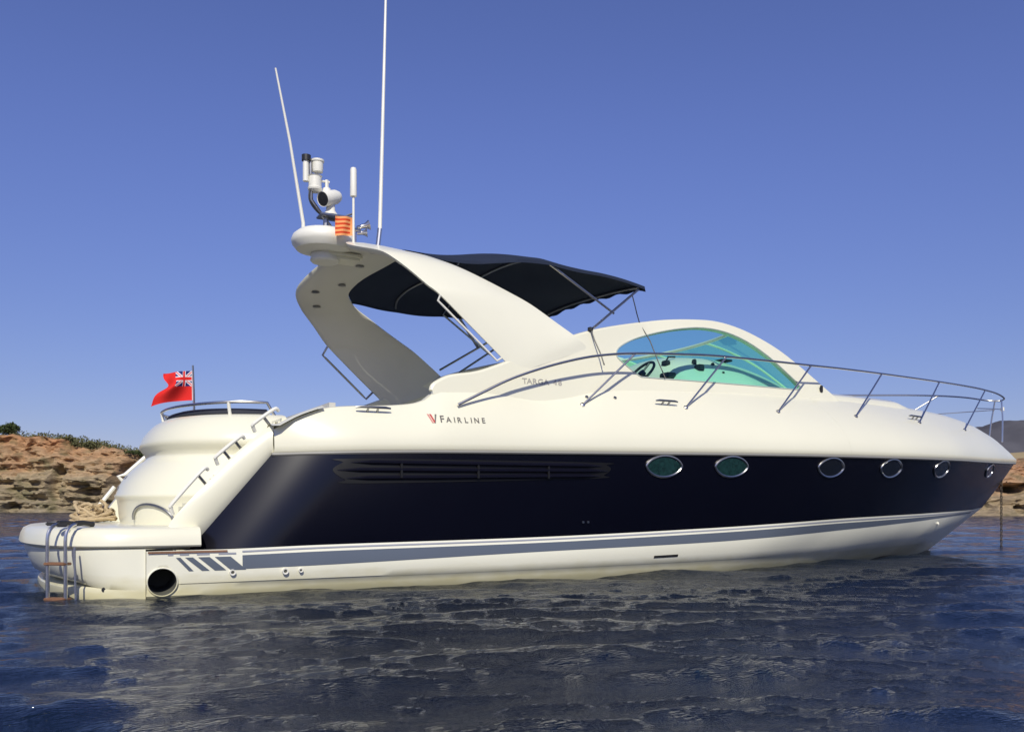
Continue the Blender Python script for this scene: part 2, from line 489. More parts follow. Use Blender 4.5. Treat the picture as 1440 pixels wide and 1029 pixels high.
RK = rock_mat('cliff_rock', (0.56, 0.285, 0.14), (0.45, 0.345, 0.21), (0.35, 0.29, 0.195), 10.8, 0.0)
lp = smooth_interp([-95, -80, -64, -59, -55, -50.5, -46.5, -42, -37, -34], [9.5, 10.2, 9.9, 9.6, 8.6, 7.9, 7.5, 5.8, 2.6, 0.3])
headland('headland', lp, -95, -34, 420, 96, lambda e: 112 + 0.05 * (e + 60) ** 1, 6.5, 55, RK,
         cave=[(-49.0, 3.9, 2.0, 2.5, 4.0), (-46.8, 5.1, 1.1, 1.5, 2.5), (-57.6, 3.6, 0.8, 2.2, 1.6), (-53.2, 2.6, 1.4, 0.5, 1.8), (-62.6, 0.4, .9, .8, 1.6)])
RK2 = rock_mat('shore_rock', (0.58, 0.30, 0.16), (0.46, 0.34, 0.21), (0.38, 0.30, 0.19), 4.6, 0.0)
rp_ = smooth_interp([33.5, 35.6, 37, 38.5, 40, 44, 60, 100], [0.1, 1.2, 2.0, 3.2, 4.0, 4.8, 5.5, 7.0])
headland('headland', rp_, 33.5, 100, 380, 80, lambda e: 69 + 0.12 * max(0, e - 40), 7.0, 60, RK2,
         cave=[(39.5, 2.0, 2.2, 0.45, 1.6), (37.6, 0.7, .6, .35, 1.2), (42.0, 2.2, 1.6, .4, 1.5), (40.3, 0.5, .5, .3, 1.0)], rough=0.75)

# far ground and the hill behind it
def ridge(name, prof, e0, e1, d, deep, m, ni=160, nj=24, amp=1.0):
    rows = []
    for i in range(ni):
        e = e0 + (e1 - e0) * i / (ni - 1); h = prof(e)
        rows.append([land(e, d + deep * (j / (nj - 1)), -1 + (h + 1) * math.sin(math.pi * min(1, j / (nj - 1) * 1.35) / 1.35 * 0.75 + 0) + amp * fb(Vector((e * .02, j * .35, 2.0)), 5) * (j > 0)) for j in range(nj)])
    o = MB().grid(rows).build(name, m, merge=0); tag(o, kind='structure'); return o
FARG = mat('dry_scrubland', (0.36, 0.28, 0.16), 0.95, var=0.45, vscale=0.12, bump=0.6, bscale=0.3, spec=0.05)
HILL = mat('far_hill_scrub', (0.10, 0.098, 0.112), 0.95, var=0.35, vscale=0.03, spec=0.05)
ridge('terrain', smooth_interp([118, 128, 145, 260], [2, 13, 16, 22]), 118, 260, 215, 90, FARG, amp=1.2)
ridge('hill', smooth_interp([470, 500, 530, 575, 640, 760, 1000], [2, 55, 82, 92, 110, 120, 100]), 470, 1000, 900, 420, HILL, amp=6)

# vegetation on the cliff top
LEAF = mat('leaf_green', (0.12, 0.12, 0.055), 0.8, var=0.5, vscale=2.5, spec=0.1)
LEAFD = mat('leaf_dark_green', (0.062, 0.080, 0.030), 0.8, var=0.5, vscale=2.5, spec=0.1)
BARK = mat('bark', (0.10, 0.07, 0.045), 0.9, var=0.3, vscale=6)
def leaves(mb, c, r, n, size, g, flat=1.0):
    """leaf-sized faces scattered through uneven lobes of a crown"""
    lobes = [(Vector((g.gauss(0, .45) * r[0], g.gauss(0, .45) * r[1], g.uniform(-.25, .6) * r[2])), g.uniform(.35, .6)) for _ in range(9)]
    for _ in range(n):
        lc, lr = g.choice(lobes)
        d = Vector((g.gauss(0, 1), g.gauss(0, 1), g.gauss(0, 1))).normalized() * lr * g.uniform(.45, 1.0)
        q = Vector(c) + lc + Vector((d.x * r[0], d.y * r[1], d.z * r[2]))
        a = Vector((g.gauss(0, 1), g.gauss(0, 1), g.gauss(0, 1))).normalized(); b = a.orthogonal().normalized()
        s = size * g.uniform(.6, 1.4)
        mb.add([q - a * s - b * s * .5, q + a * s * .2 - b * s * .7, q + a * s, q - a * s * .1 + b * s * .7], [(0, 1, 2, 3)])
def shrub(name, cat, label, e, d, z, r, n, m, g, trunk=0.6, group=None):
    base = land(e, d, z)
    o = empty(name, base); tag(o, label, cat, group)
    tb = MB()
    tb.tube([(0, 0, -0.5), (0.05, 0, trunk * .5), (-0.03, 0.05, trunk + r[2] * .5)], [0.13, 0.10, 0.05], 7)
    for k in range(5):
        a = k * 1.3; tb.tube([(0, 0, trunk * .7), (math.cos(a) * r[0] * .3, math.sin(a) * r[1] * .3, trunk + r[2] * .3), (math.cos(a) * r[0] * .6, math.sin(a) * r[1] * .6, trunk + r[2] * .6)], [0.07, 0.05, 0.02], 6)
    tb.build('trunk', BARK, o)
    lb = MB(); leaves(lb, (0, 0, trunk + r[2] * .45), r, n, 0.13, g)
    lb.build('crown', m, o, merge=0, smooth=False, normals=False)
    return o
g = random.Random(3)
shrub('tree', 'tree', 'dark green rounded tree on the cliff top at the left edge of the photo', -66.6, 120, 9.2, (1.6, 1.5, 1.2), 1500, LEAFD, g, 1.0)
shrub('shrub', 'shrub', 'tallest green shrub on the cliff crest between the tree and the yacht', -58.4, 119, 8.7, (1.0, 1.0, 0.7), 600, LEAF, g, .3)
shrub('shrub', 'shrub', 'broad low green shrub on the cliff crest just right of the tallest shrub', -56.0, 119.5, 8.2, (2.0, 1.4, .65), 1000, LEAF, g, .25)
shrub('shrub', 'shrub', 'dark low shrub on the cliff crest nearest the stern of the yacht', -48.3, 119.5, 7.3, (2.3, 1.3, .55), 1200, LEAFD, g, .15)
sb = MB()
for i in range(1500):
    e = g.uniform(-95, -40); d = 118.5 + abs(g.gauss(0, 4.0))
    clump = noise.noise(Vector((e * .35, d * .3, 5)))
    if clump < -0.12: continue
    z = lp(e) + 0.05 + max(0, clump) * 0.55
    q = land(e, d, z + g.uniform(-.25, .45))
    for _ in range(5):
        p0 = q + Vector((g.gauss(0, .3), g.gauss(0, .3), g.gauss(0, .14)))
        a = Vector((g.gauss(0, 1), g.gauss(0, 1), g.gauss(0, 1))).normalized(); b = a.orthogonal().normalized(); s = g.uniform(.09, .2)
        sb.add([p0 - a * s, p0 - b * s * .6, p0 + a * s, p0 + b * s * .6], [(0, 1, 2, 3)])
o = sb.build('scrub', LEAF, merge=0, smooth=False, normals=False)
tag(o, 'low green scrub growing along the top of the cliff', 'scrub', kind='stuff')

# ------------------------------------------------------------------ the yacht
yacht = empty('motor_yacht', (0, 0, 0))
tag(yacht, 'large white motor yacht with a navy blue hull side, radar arch and dark bimini', 'motor yacht')

br = smooth_interp([1.2, 2.28, 4, 8, 10, 11.5, 12.8, 13.8, 14.6, 15.1, 15.4], [1.92, 1.965, 2.08, 2.13, 1.95, 1.62, 1.15, .75, .38, .15, 0.0])
zr = smooth_interp([2.28, 3.57, 5.06, 6.84, 9.11, 10.69, 13.64, 15.4], [1.19, 1.235, 1.265, 1.30, 1.335, 1.36, 1.42, 1.48])
bs = smooth_interp([1.2, 4, 8, 9.5, 11, 12, 13, 13.8, 14.3, 14.5], [1.95, 1.97, 1.9, 1.7, 1.32, .98, .58, .26, .07, 0])
zs = smooth_interp([1.2, 1.8, 2.64, 4.68, 7.02, 9.49, 11.69, 13.8, 14.5], [.36, .365, .385, .415, .48, .575, .62, .66, .70])
bw = smooth_interp([1.2, 4, 7, 9, 10.5, 11.5, 12.4, 12.9, 13.1], [1.93, 1.93, 1.80, 1.45, 1.0, .66, .28, .08, 0])
be = smooth_interp([2.28, 4, 5, 5.6, 7, 8.5, 9.63, 11.55, 12.5, 13.5, 14.5, 15.1, 15.4], [1.85, 1.86, 1.84, 1.8, 1.68, 1.5, 1.34, .92, .7, .42, .15, .03, 0])
ze = smooth_interp([2.28, 2.5, 2.78, 3.4, 3.62, 3.8, 4.27, 4.85, 5.23, 5.63, 7, 8.5, 9.6, 11.55, 12.2, 13.57, 14.5, 15, 15.4], [1.38, 1.5, 1.59, 1.64, 1.68, 1.79, 1.81, 1.77, 1.82, 1.91, 2.00, 2.06, 2.08, 2.10, 2.09, 2.02, 1.87, 1.72, 1.5])

def ease(n, p=1.0):
    """stations denser towards both ends"""
    t = np.linspace(0, 1, n)
    return (1 - p) * t + p * 0.5 * (1 - np.cos(math.pi * t))

# --- navy topside (from the stripe up to the rub rail), bow flare, rounded aft edge
T = list(ease(110, 0.6))
def topside_pt(t, v):
    x0 = 1.60 + (14.5 - 1.60) * t; x1 = 2.28 + (15.4 - 2.28) * t
    x = x0 + (x1 - x0) * v
    b = bs(x0) * (1 - v) + br(x1) * v
    b += 0.07 * math.sin(math.pi * v) * (max(0, t - .45) / .55)**1.5 * (1 - max(0, t - .93) / .07 * .8)
    b = max(b, 0)
    z = zs(x0) * (1 - v) + zr(x1) * v
    s = t * 12.9
    if s < 0.75: b -= 0.25 * (1 - s / 0.75)**2 * (1 - 0.3 * v)
    return Vector((x, -b, z))
hb = MB().grid([[topside_pt(t, v) for v in np.linspace(0, 1, 13)] for t in T])
hull_bvh = hb.bvh()
hb.mirror().build('hull_topside', NAVY, yacht)

# --- white lower hull
def lower_pt(t, r):
    rows = [(12.4, lambda x: max(0, bw(x + .6) * .8), lambda x: -.5), (13.1, bw, lambda x: 0.0), (14.5, bs, zs)]
    if r <= 1: a, b_, u = rows[0], rows[1], r
    else: a, b_, u = rows[1], rows[2], r - 1
    xa = 1.24 + (a[0] - 1.24) * t; xb = 1.24 + (b_[0] - 1.24) * t
    ya = a[1](xa); yb = b_[1](xb); za = a[2](xa); zb = b_[2](xb)
    f = u if r <= 1 else u
    bulge = 0.05 * math.sin(math.pi * u) * min(1, (1 - t) * 8) * min(1, t * 9) if r > 1 else 0
    if r > 1 and t > .6: bulge += 0.15 * math.sin(math.pi * u) * (t - .6) / .4 * min(1, (1 - t) * 6)
    return Vector((xa + (xb - xa) * u, -(ya + (yb - ya) * f + bulge), za + (zb - za) * u))
rr_ = [0, .5, 1, 1.12, 1.24, 1.26, 1.4, 1.55, 1.7, 1.85, 2]
def lower_row(t):
    o = []
    for r in rr_:
        q = lower_pt(t, r)
        if 1.05 < r <= 1.24: q.y += 0.007 * min(1, -q.y / .3)       # small knuckle near the waterline
        o.append(q)
    return o
lb = MB().grid([lower_row(t) for t in T])
low_bvh = lb.bvh()
# transom of the lower hull
lb.add([lower_pt(0, r) for r in rr_] + [Vector((1.24, 0, lower_pt(0, r).z)) for r in rr_], [(i, i + 1, i + 1 + len(rr_), i + len(rr_)) for i in range(len(rr_) - 1)])
hull_low = lb.mirror().build('hull_bottom', HULLB, yacht)

def on(bvh, x, z, y0=-6.0):
    h = bvh.ray_cast(Vector((x, y0, z)), Vector((0, 1, 0)))
    return (h[0], h[1] if h[1].y < 0 else -h[1]) if h[0] is not None else (None, None)

def strip(bvh, lo, hi, x0, x1, n=120, off=0.004, both=True, nz_=3):
    """ribbon between heights lo(x) and hi(x), lying just proud of a hull surface"""
    rows = []
    for i in range(n):
        x = x0 + (x1 - x0) * i / (n - 1); row = []
        for k in range(nz_):
            z = lo(x) + (hi(x) - lo(x)) * k / (nz_ - 1)
            P, Nn = on(bvh, x, z)
            if P is None: row = None; break
            row.append(P + Nn * off)
        if row: rows.append(row)
    mb = MB().grid(rows)
    return mb.mirror() if both else mb

zlo = smooth_interp([1.9, 2.64, 4.68, 7.02, 7.87, 9.49, 11.69, 13.3, 14.2], [.20, .215, .275, .33, .365, .44, .53, .585, .62])
zhi = lambda x: zs(x) - 0.055 + 0.02 * max(0, (x - 10) / 4)
strip(low_bvh, zlo, zhi, 1.98, 13.95).build('boot_stripe', GREY, yacht)
strip(low_bvh, lambda x: zs(x) - .032, lambda x: zs(x) - .018, 1.98, 14.1).build('pin_stripe', PINGREY, yacht)
# the speed slashes at its aft end
for (xt, xb, wd) in ((1.46, 1.56, .035), (1.53, 1.66, .06), (1.63, 1.76, .09), (1.76, 1.885, .125)):
    rows = []
    for k in range(5):
        z = .305 - .11 * k / 4; x = xt + (xb - xt) * k / 4
        row = []
        for u in (0, .5, 1):
            P, Nn = on(low_bvh, x + wd * u, z); row.append(P + Nn * .004)
        rows.append(row)
    MB().grid(rows).build('stripe_slash', GREY, yacht)
for (xa, xb) in ((1.40, 1.44), (1.49, 1.56), (1.62, 1.72), (1.79, 1.93)):
    strip(low_bvh, lambda x: .322, lambda x: .337, xa, xb, 6, both=False).build('stripe_dash', PINGREY, yacht)
# brown rubbing strake under the platform
strip(low_bvh, lambda x: .342, lambda x: .358, 1.25, 1.86, 20, off=.012, both=False).build('rubbing_strake', TEAK, yacht)
# exhaust
P, Nn = on(low_bvh, 1.36, .112)
ex = MB().lathe([(.120, -.02), (.119, .006), (.115, .010), (.111, .010), (.109, .006), (.108, .004)], P, Nn, 40)
eo = ex.build('exhaust_outlet', HULLB, yacht)
bore = MB().lathe([(.109, .006), (.109, -.06), (.107, -.16), (.104, -.42), (.001, -.42)], P, Nn, 40).build('exhaust_bore', HOLE, eo)
cut = MB().lathe([(.001, .08), (.1095, .08), (.1095, -.44), (.001, -.44)], P, Nn, 40).build('exhaust_cutter', HOLE)
bo = hull_low.modifiers.new('bore', 'BOOLEAN'); bo.operation = 'DIFFERENCE'; bo.solver = 'EXACT'; bo.object = cut
bo.use_hole_tolerant = True
me_ = bpy.data.meshes.new_from_object(hull_low.evaluated_get(bpy.context.evaluated_depsgraph_get()))
hull_low.modifiers.clear()
if len(me_.polygons) > 1500: hull_low.data = me_
bpy.data.objects.remove(cut)
# skin fittings, drain slot, foot vents
for (x, z, r) in ((1.90, .175, .024), (2.33, .172, .026), (2.46, .176, .018), (12.2, .47, .02)):
    P, Nn = on(low_bvh, x, z)
    s_ = MB().lathe([(r * .55, .004), (r * .6, .022), (r, .024), (r * 1.05, .0)], P, Nn, 16).build('skin_fitting', PLASTW, yacht)
    MB().lathe([(r * .58, .012), (.001, .011)], P, Nn, 14).build('bore', HOLE, s_)
strip(low_bvh, lambda x: .175 + (x - 6.25) * .02, lambda x: .20 + (x - 6.25) * .02, 6.22, 6.55, 8, both=False).build('drain_slot', PLASTD, yacht)
for (x, z) in ((5.31, .56), (5.37, .56)):
    P, Nn = on(hull_bvh, x, z)
    MB().lathe([(.012, 0), (.012, .008), (.001, .009)], P, Nn, 10).build('hull_stud', STEEL, yacht)
for (x, z) in ((4.86, .03), (4.98, .03), (5.06, .03)):      # small ochre rust marks just above the water
    pass

# --- louvred engine-room vent
vent_out = [(2.74, 1.03), (2.83, 1.10), (2.95, 1.135), (5.40, 1.155), (5.52, 1.13), (5.58, 1.09), (5.50, 1.03), (5.36, .995), (3.0, .92), (2.85, .95)]
V, F = tri_region([tuple(q) for q in cr(vent_out, 5, True)], (), .12)
def on_fn(bvh, off):
    def f(x, z):
        P, Nn = on(bvh, x, z); return P + Nn * off, Nn
    return f
vb = MB(); slab(vb, V, F, on_fn(hull_bvh, .006), .004)
vent = vb.build('engine_vent', BLACKN, yacht)
for k, (xa, xb, za, zb) in enumerate(((2.90, 5.46, 1.105, 1.125), (2.78, 5.54, 1.035, 1.075), (2.86, 5.45, .965, 1.025))):
    rows = []
    for i in range(60):
        u = i / 59; x = xa + (xb - xa) * u; z = za + (zb - za) * u; e_ = min(1, u * 14, (1 - u) * 14)
        P, Nn = on(hull_bvh, x, z)
        rows.append([P + Nn * .006 + Vector((0, 0, .022 * e_)), P + Nn * (.010 + .022 * e_) + Vector((0, 0, .012 * e_)), P + Nn * (.010 + .018 * e_) - Vector((0, 0, .006)), P + Nn * .006 - Vector((0, 0, .02 * e_))])
    MB().grid(rows).build('louvre', LOUV, vent, ang=20)
for x in (3.35, 4.1, 4.85):
    P, Nn = on(hull_bvh, x, 1.04 + (x - 3) * .012)
    MB().box(P + Nn * .02, (.022, .02, .15), bev=.004).build('louvre_bracket', BLACKN, vent)

# --- portholes
def eye(x, z, hw, hh, n=36):
    o = []
    for k in range(n):
        a = 2 * math.pi * k / n; c, s = math.cos(a), math.sin(a)
        o.append((x + hw * (abs(c)**1.0) * (1 if c > 0 else -1), z + hh * s * abs(s)**.28))
    return o
for i, (x, z) in enumerate(((6.24, 1.135), (7.15, 1.15), (8.71, 1.175), (9.92, 1.195), (11.28, 1.225), (13.5, 1.27))):
    hw, hh = (.228, .110) if i < 5 else (.19, .095)
    L = eye(x, z, hw, hh)
    pts = []
    for q in L + L[:2]:
        P, Nn = on(hull_bvh, *q); pts.append(P + Nn * .008)
    ph = MB().tube(pts, .0125, 8, cap=False).build('porthole', STEEL, yacht)
    V, F = tri_region(eye(x, z, hw - .008, hh - .008), (), .05)
    pb = MB(); slab(pb, V, F, on_fn(hull_bvh, .007), .004)
    pb.build('pane', CURTAIN if i < 2 else DARKGLASS, ph)

# --- deck moulding (white upper topsides, foredeck, cockpit walls)
def quarter_inset(x): return .165 * max(0, 1 - (x - 2.28) / .75)**2 if x < 3.03 else 0.0
def deck_section(x):
    b, z0, e, z1 = br(x) - quarter_inset(max(x, 2.28)), zr(x), be(x), ze(x)
    if x < 3.1: e = min(e, b - .01)
    e = min(e, b - .0) if b > 0 else 0
    o = [Vector((x, -max(b - .045, 0), z0 - .018)), Vector((x, -(b + .012), z0 - .010)), Vector((x, -(b + .022), z0 + .008)), Vector((x, -(b + .02), z0 + .05))]
    for u in (.08, .16, .25, .35, .45, .55, .65, .75, .84, .92, .97, 1.0):
        zz = z0 + .05 + (z1 - z0 - .05) * u
        o.append(Vector((x, -(b + .02 - (b + .02 - e) * u**1.6), zz)))
    # inboard
    if x > 9.0:
        k = min(1, max(0, (11.65 - x) / .35)); h = .075 * k + .01; c = .13 * min(1, (15.4 - x) / 2.5)
        o += [Vector((x, -e * .985, z1 + .004)), Vector((x, -e * .955, z1 + h * .75)), Vector((x, -e * .92, z1 + h))]
        for q in (.8, .6, .4, .2, 0): o.append(Vector((x, -e * q, z1 + h + c * (1 - q * q))))
    else:
        o += [Vector((x, -e + .03, z1 + .008)), Vector((x, -e + .10, z1 + .01)), Vector((x, -e + .13, z1 - .02)), Vector((x, -e + .15, 1.2)), Vector((x, -e + .16, 1.05))]
        for q in (.6, .3, 0): o.append(Vector((x, -(e - .16) * q, 1.05)))
    return o
XS = list(np.linspace(2.28, 9.0, 84)); XF = list(np.linspace(9.001, 12.0, 40)) + [12 + 3.4 * (1 - (1 - u)**1.7) for u in np.linspace(0.02, 1, 60)]
db = MB()
db.grid([deck_section(x) for x in XS]); ns = len(deck_section(5.0))
db.grid([deck_section(x) for x in XF])
sa = deck_section(2.28)[:21]                                   # end cap at the head of the quarter
db.add(sa, [tuple(range(len(sa)))])
deck_bvh = db.bvh()
db.mirror().build('deck_moulding', WHITE, yacht)
# rub rail under its lip
rows = []
for x in [2.26 + (15.37 - 2.26) * t for t in ease(140, .7)]:
    b, z = br(x) - quarter_inset(max(x, 2.28)), zr(x)
    rows.append([Vector((x, -max(b - .02, 0), z - .010)), Vector((x, -(b + .014), z - .012)), Vector((x, -(b + .017), z - .028)), Vector((x, -(b + .008), z - .040)), Vector((x, -max(b - .02, 0), z - .042))])
MB().grid(rows).mirror().build('rub_rail', RUB, yacht)

# --- coaming and windscreen frame: one moulding each side, with the side window cut in it
kt = smooth_interp([4, 5.3, 6.5], [.12, .20, .38])
def side_fn(off=0.0):
    def f(x, z):
        b = be(x) + .008 - kt(x) * max(0, z - ze(x))
        eps = .02
        b2 = be(x + eps) + .008 - kt(x + eps) * max(0, z - ze(x + eps))
        k = kt(x) if z > ze(x) else 0
        Nn = Vector(((b2 - b) / eps * -1, -1, k)).normalized()
        return Vector((x, -b, z)) + Nn * off, Nn
    return f
top = [(3.73, 1.80), (3.745, 1.84), (3.80, 1.88), (3.93, 1.94), (4.23, 2.00), (4.60, 2.14), (4.98, 2.30), (5.39, 2.47), (5.81, 2.60), (6.38, 2.74), (6.83, 2.83), (7.30, 2.89), (7.66, 2.91), (8.02, 2.87), (8.36, 2.78), (8.71, 2.64), (9.10, 2.41), (9.44, 2.19), (9.62, 2.085)]
bot = [(x, ze(x) - .025) for x in np.linspace(9.62, 3.74, 60)]
topc = [tuple(q) for q in cr(top, 4)]
glass = [(5.93, 2.34), (5.98, 2.41), (6.12, 2.49), (6.33, 2.575), (6.68, 2.68), (7.03, 2.76), (7.39, 2.81), (7.75, 2.80), (8.09, 2.72), (8.41, 2.57), (8.67, 2.39), (8.86, 2.24), (8.87, 2.195), (8.80, 2.165), (8.55, 2.155), (7.98, 2.145), (7.26, 2.13), (6.61, 2.115), (6.30, 2.11), (6.20, 2.12), (6.03, 2.23), (5.95, 2.29)]
gl = [tuple(q) for q in cr(glass, 3, True)]
V, F = tri_region(topc + bot, [gl], .10)
cs = MB(); slab(cs, V, F, side_fn(), .055)
cs.add(*(lambda r: (r.v, r.f))(MB().tube([side_fn(-.0275)(x, z)[0] for x, z in topc], .0275, 8)))      # rolled top edge
cs_bvh = cs.bvh()
cs.mirror()
coam = cs.build('windscreen_frame', WHITE, yacht, ang=40)
V, F = tri_region(gl, (), .12)
for s in (1, -1):
    gb = MB(); slab(gb, V, F, side_fn(-.02), .001)
    gb.v = [(x, y * s, z) for x, y, z in gb.v]
    gb.f = [f for f in gb.f[:len(F)]]; gb.m = gb.m[:len(F)]
    gb.build('side_window', TEAL, coam)
    pts = [side_fn(.001)(x, z)[0] for x, z in gl + gl[:2]]
    MB().tube([(q.x, q.y * s, q.z) for q in pts], .008, 6, cap=False).build('window_seal', mat('window_seal', (.45, .5, .46), .5), coam)
# front windscreen between the two pillars, header along its top edge
pil = [(x, z - .05) for x, z in topc if 7.9 <= x <= 9.5]
rows = []
for k, (x, z) in enumerate(pil):
    P0 = side_fn(-.03)(x, z)[0]; u = k / (len(pil) - 1)
    rows.append([Vector((P0.x + (.22 + .3 * u) * (1 - q * q), P0.y * q if True else 0, P0.z)) for q in np.linspace(1, -1, 25)])
MB().grid(rows).build('front_windscreen', TEAL2, coam)
MB().tube(rows[0], .022, 8).build('windscreen_header', WHITE, coam)
for q in (7, 17):
    MB().tube([r[q] for r in rows], .014, 6).build('windscreen_mullion', WHITE, coam)

# dashboard moulding, wheel, instruments, helm seat
dbd = MB()
dcr = smooth_interp([7.15, 7.30, 7.42, 7.7, 8.2, 8.7, 9.1, 9.45], [.02, .30, .48, .57, .60, .55, .45, .29])
def dash_z(x, y): return 2.085 + dcr(x) * (1 - min(1, abs(y) / 1.36)**2.2)
rows = []
for y in np.linspace(-1.36, 1.36, 31):
    hw = lambda x: 1.0 if x < 8.3 else 1 - .22 * (x - 8.3)
    r = [Vector((7.12, y, 1.05)), Vector((7.12, y, 1.9))]
    r += [Vector((x, y * hw(x), dash_z(x, y))) for x in np.linspace(7.15, 9.45, 30)]
    r += [Vector((9.47, y * hw(9.45), 1.7))]
    rows.append(r)
dbd.grid(rows)
for r in (rows[0], rows[-1]): dbd.add(r, [tuple(range(len(r)))])
dash = dbd.build('dashboard', WHITE, yacht, ang=50)
whl = MB()
wc = Vector((6.86, -.85, 2.30)); ax = Vector((-.75, 0, .66)).normalized(); wx = Vector((0, 1, 0)); wy = ax.cross(wx)
ring = [wc + (wx * math.cos(a) + wy * math.sin(a)) * .19 for a in np.linspace(0, 2 * math.pi, 33)]
whl.tube(ring, .017, 8, cap=False)
for a in (0.5, 2.6, 4.7): whl.tube([wc, wc + (wx * math.cos(a) + wy * math.sin(a)) * .185], .013, 6)
whl.lathe([(.001, .03), (.05, .02), (.05, -.03)], wc, ax, 16)
whl.tube([wc, wc - ax * .25], .03, 8)
whl.build('steering_wheel', PLASTD, yacht)
for (x, y, sx, sz) in ((7.28, -.82, .17, .13), (7.42, -.60, .10, .08), (7.66, -.95, .11, .10), (7.72, -.78, .06, .10), (8.0, -.80, .05, .05), (8.45, -.45, .24, .035), (7.98, -1.02, .05, .03)):
    MB().box((x, y, dash_z(x, y) + sz * .2), (sx * .8, sx, sz * .8), bev=.012).build('instrument', PLASTD, dash)
MB().tube([(7.44, -.55, 2.50), (7.52, -.52, 2.60), (7.64, -.50, 2.61)], .012, 6).build('throttle_lever', PLASTD, dash)
st = MB(); st.box((6.1, -.8, 1.75), (.5, .95, .16), bev=.05); st.box((5.86, -.8, 1.95), (.14, .95, .42), bev=.05); st.box((6.1, -.8, 1.4), (.42, .8, .6), bev=.02)
st.build('helm_seat', INTERIOR, yacht)
st = MB(); st.box((3.2, 0, 1.28), (.55, 3.0, .44), bev=.05); st.box((2.9, 0, 1.5), (.16, 3.0, .36), bev=.05)
st.build('aft_seat', INTERIOR, yacht)
st = MB(); st.box((4.3, 1.25, 1.28), (1.6, .5, .44), bev=.05); st.box((4.3, 1.48, 1.62), (1.6, .14, .34), bev=.05)
st.build('side_seat', INTERIOR, yacht)

# --- radar arch: a swept hoop, aft edge and forward edge given from foot to crown
A_ = [(1.805, 4.63, 2.02), (1.80, 4.545, 2.12), (1.78, 4.20, 2.42), (1.75, 3.86, 2.72), (1.70, 3.74, 2.82), (1.60, 3.58, 2.98), (1.50, 3.43, 3.11), (1.40, 3.35, 3.17), (1.20, 3.25, 3.235), (1.0, 3.21, 3.30), (.8, 3.24, 3.37), (.6, 3.30, 3.44), (.3, 3.40, 3.52), (0, 3.44, 3.55)]
F_ = [(1.70, 5.56, 2.36), (1.712, 5.41, 2.46), (1.66, 5.20, 2.60), (1.595, 4.93, 2.775), (1.54, 4.70, 2.89), (1.46, 4.43, 3.02), (1.38, 4.23, 3.115), (1.29, 4.06, 3.185), (1.18, 3.94, 3.245), (1.0, 3.84, 3.31), (.8, 3.85, 3.37), (.6, 3.92, 3.435), (.3, 4.07, 3.52), (0, 4.13, 3.55)]
Ah = cr(A_, 5); Fh = cr(F_, 5)
def full(H): return [(x, -y, z) for y, x, z in H] + [(x, y, z) for y, x, z in H[::-1][1:]]
AA = [Vector(p) for p in full(Ah)]; FF = [Vector(p) for p in full(Fh)]
rows = []
for i in range(len(AA)):
    a, f = AA[i], FF[i]
    tn = ((AA[min(i + 1, len(AA) - 1)] + FF[min(i + 1, len(AA) - 1)]) - (AA[max(i - 1, 0)] + FF[max(i - 1, 0)])).normalized()
    ch = f - a; n = ch.cross(tn).normalized()
    mid = (a + f) / 2
    if n.dot(mid - Vector((mid.x, 0, 2.3))) < 0: n = -n
    th = .045
    rows.append([a + ch * .012 - n * .020, a + n * .002, a + ch * .05 + n * .010, a + ch * .3 + n * .022, a + ch * .65 + n * .020, a + ch * .95 + n * .008, f, f - n * .020, a + ch * .92 - n * .045, a + ch * .5 - n * .06, a + ch * .08 - n * .045])
am = MB().grid(rows, True)
am.m = [1 if (i % 11) in (7, 8, 9, 10) else 0 for i in range(len(am.f))]      # the inner face's shade is put into a greyer colour
for r in (rows[0], rows[-1]): am.add(r, [tuple(range(len(r)))])
arch_bvh = am.bvh()
arch = am.build('radar_arch', [ARCHW, ARCHSHADE], yacht, ang=42)
# grab rails on the aft edges
def offs(i, d): return AA[i] + d
n_ = len(AA)
def rail_on(ia, ib, off, r, m, bend=True):
    pa, pb = AA[ia], AA[ib]; o1, o2 = pa + off, pb + off
    return MB().tube([pa, o1 + (o2 - o1) * .02, o1 + (o2 - o1) * .1, o1 + (o2 - o1) * .9, o1 + (o2 - o1) * .98, pb], r, 8).build('grab_rail', m, arch)
rail_on(15, 6, Vector((-.03, .02, -.04)), .011, PLASTW)
rail_on(n_ - 1 - 7, n_ - 1 - 17, Vector((-.07, .02, -.10)), .014, DULL)
# recessed down lights on the underside
for (x, y) in ((3.42, .95), (3.52, 1.25), (3.75, .3), (3.62, -.55), (3.68, .75)):
    h = arch_bvh.ray_cast(Vector((x, y, 2.0)), Vector((0, 0, 1)))
    if h[0] is not None: MB().lathe([(.045, -.002), (.05, .006), (.03, .010), (.001, .010)], h[0], (0, 0, -1), 14).build('arch_light', DULL, arch)

# --- radar dome, aerials, light mast, searchlight, horn
ped = MB().lathe([(.001, -.02), (.14, -.02), (.16, .0), (.15, .05), (.15, .10), (.19, .12)], (3.27, .05, 3.40), (0, 0, 1), 20).build('radar_pedestal', PLASTW, yacht)
MB().lathe([(.001, 0), (.20, .0), (.29, .02), (.335, .075), (.345, .12), (.325, .17), (.27, .215), (.17, .24), (.001, .25)], (3.24, .0, 3.475), (0, 0, 1), 40).build('radar_dome', PLASTW, yacht)
MB().box((3.45, .05, 3.46), (.42, .30, .09), bev=.03).build('radar_bracket', ARCHW, yacht)
MB().tube([(3.05, .12, 3.70), (3.05, .12, 3.80), (2.90, .1, 4.65), (2.74, .08, 5.40)], [.022, .020, .015, .010], 8).build('whip_aerial', PLASTW, yacht)
ra = MB().tube([(3.83, -.15, 3.74), (3.87, -.12, 4.8), (3.91, -.08, 5.8), (3.95, -.05, 7.0)], [.022, .020, .016, .011], 8).build('whip_aerial', PLASTW, yacht)
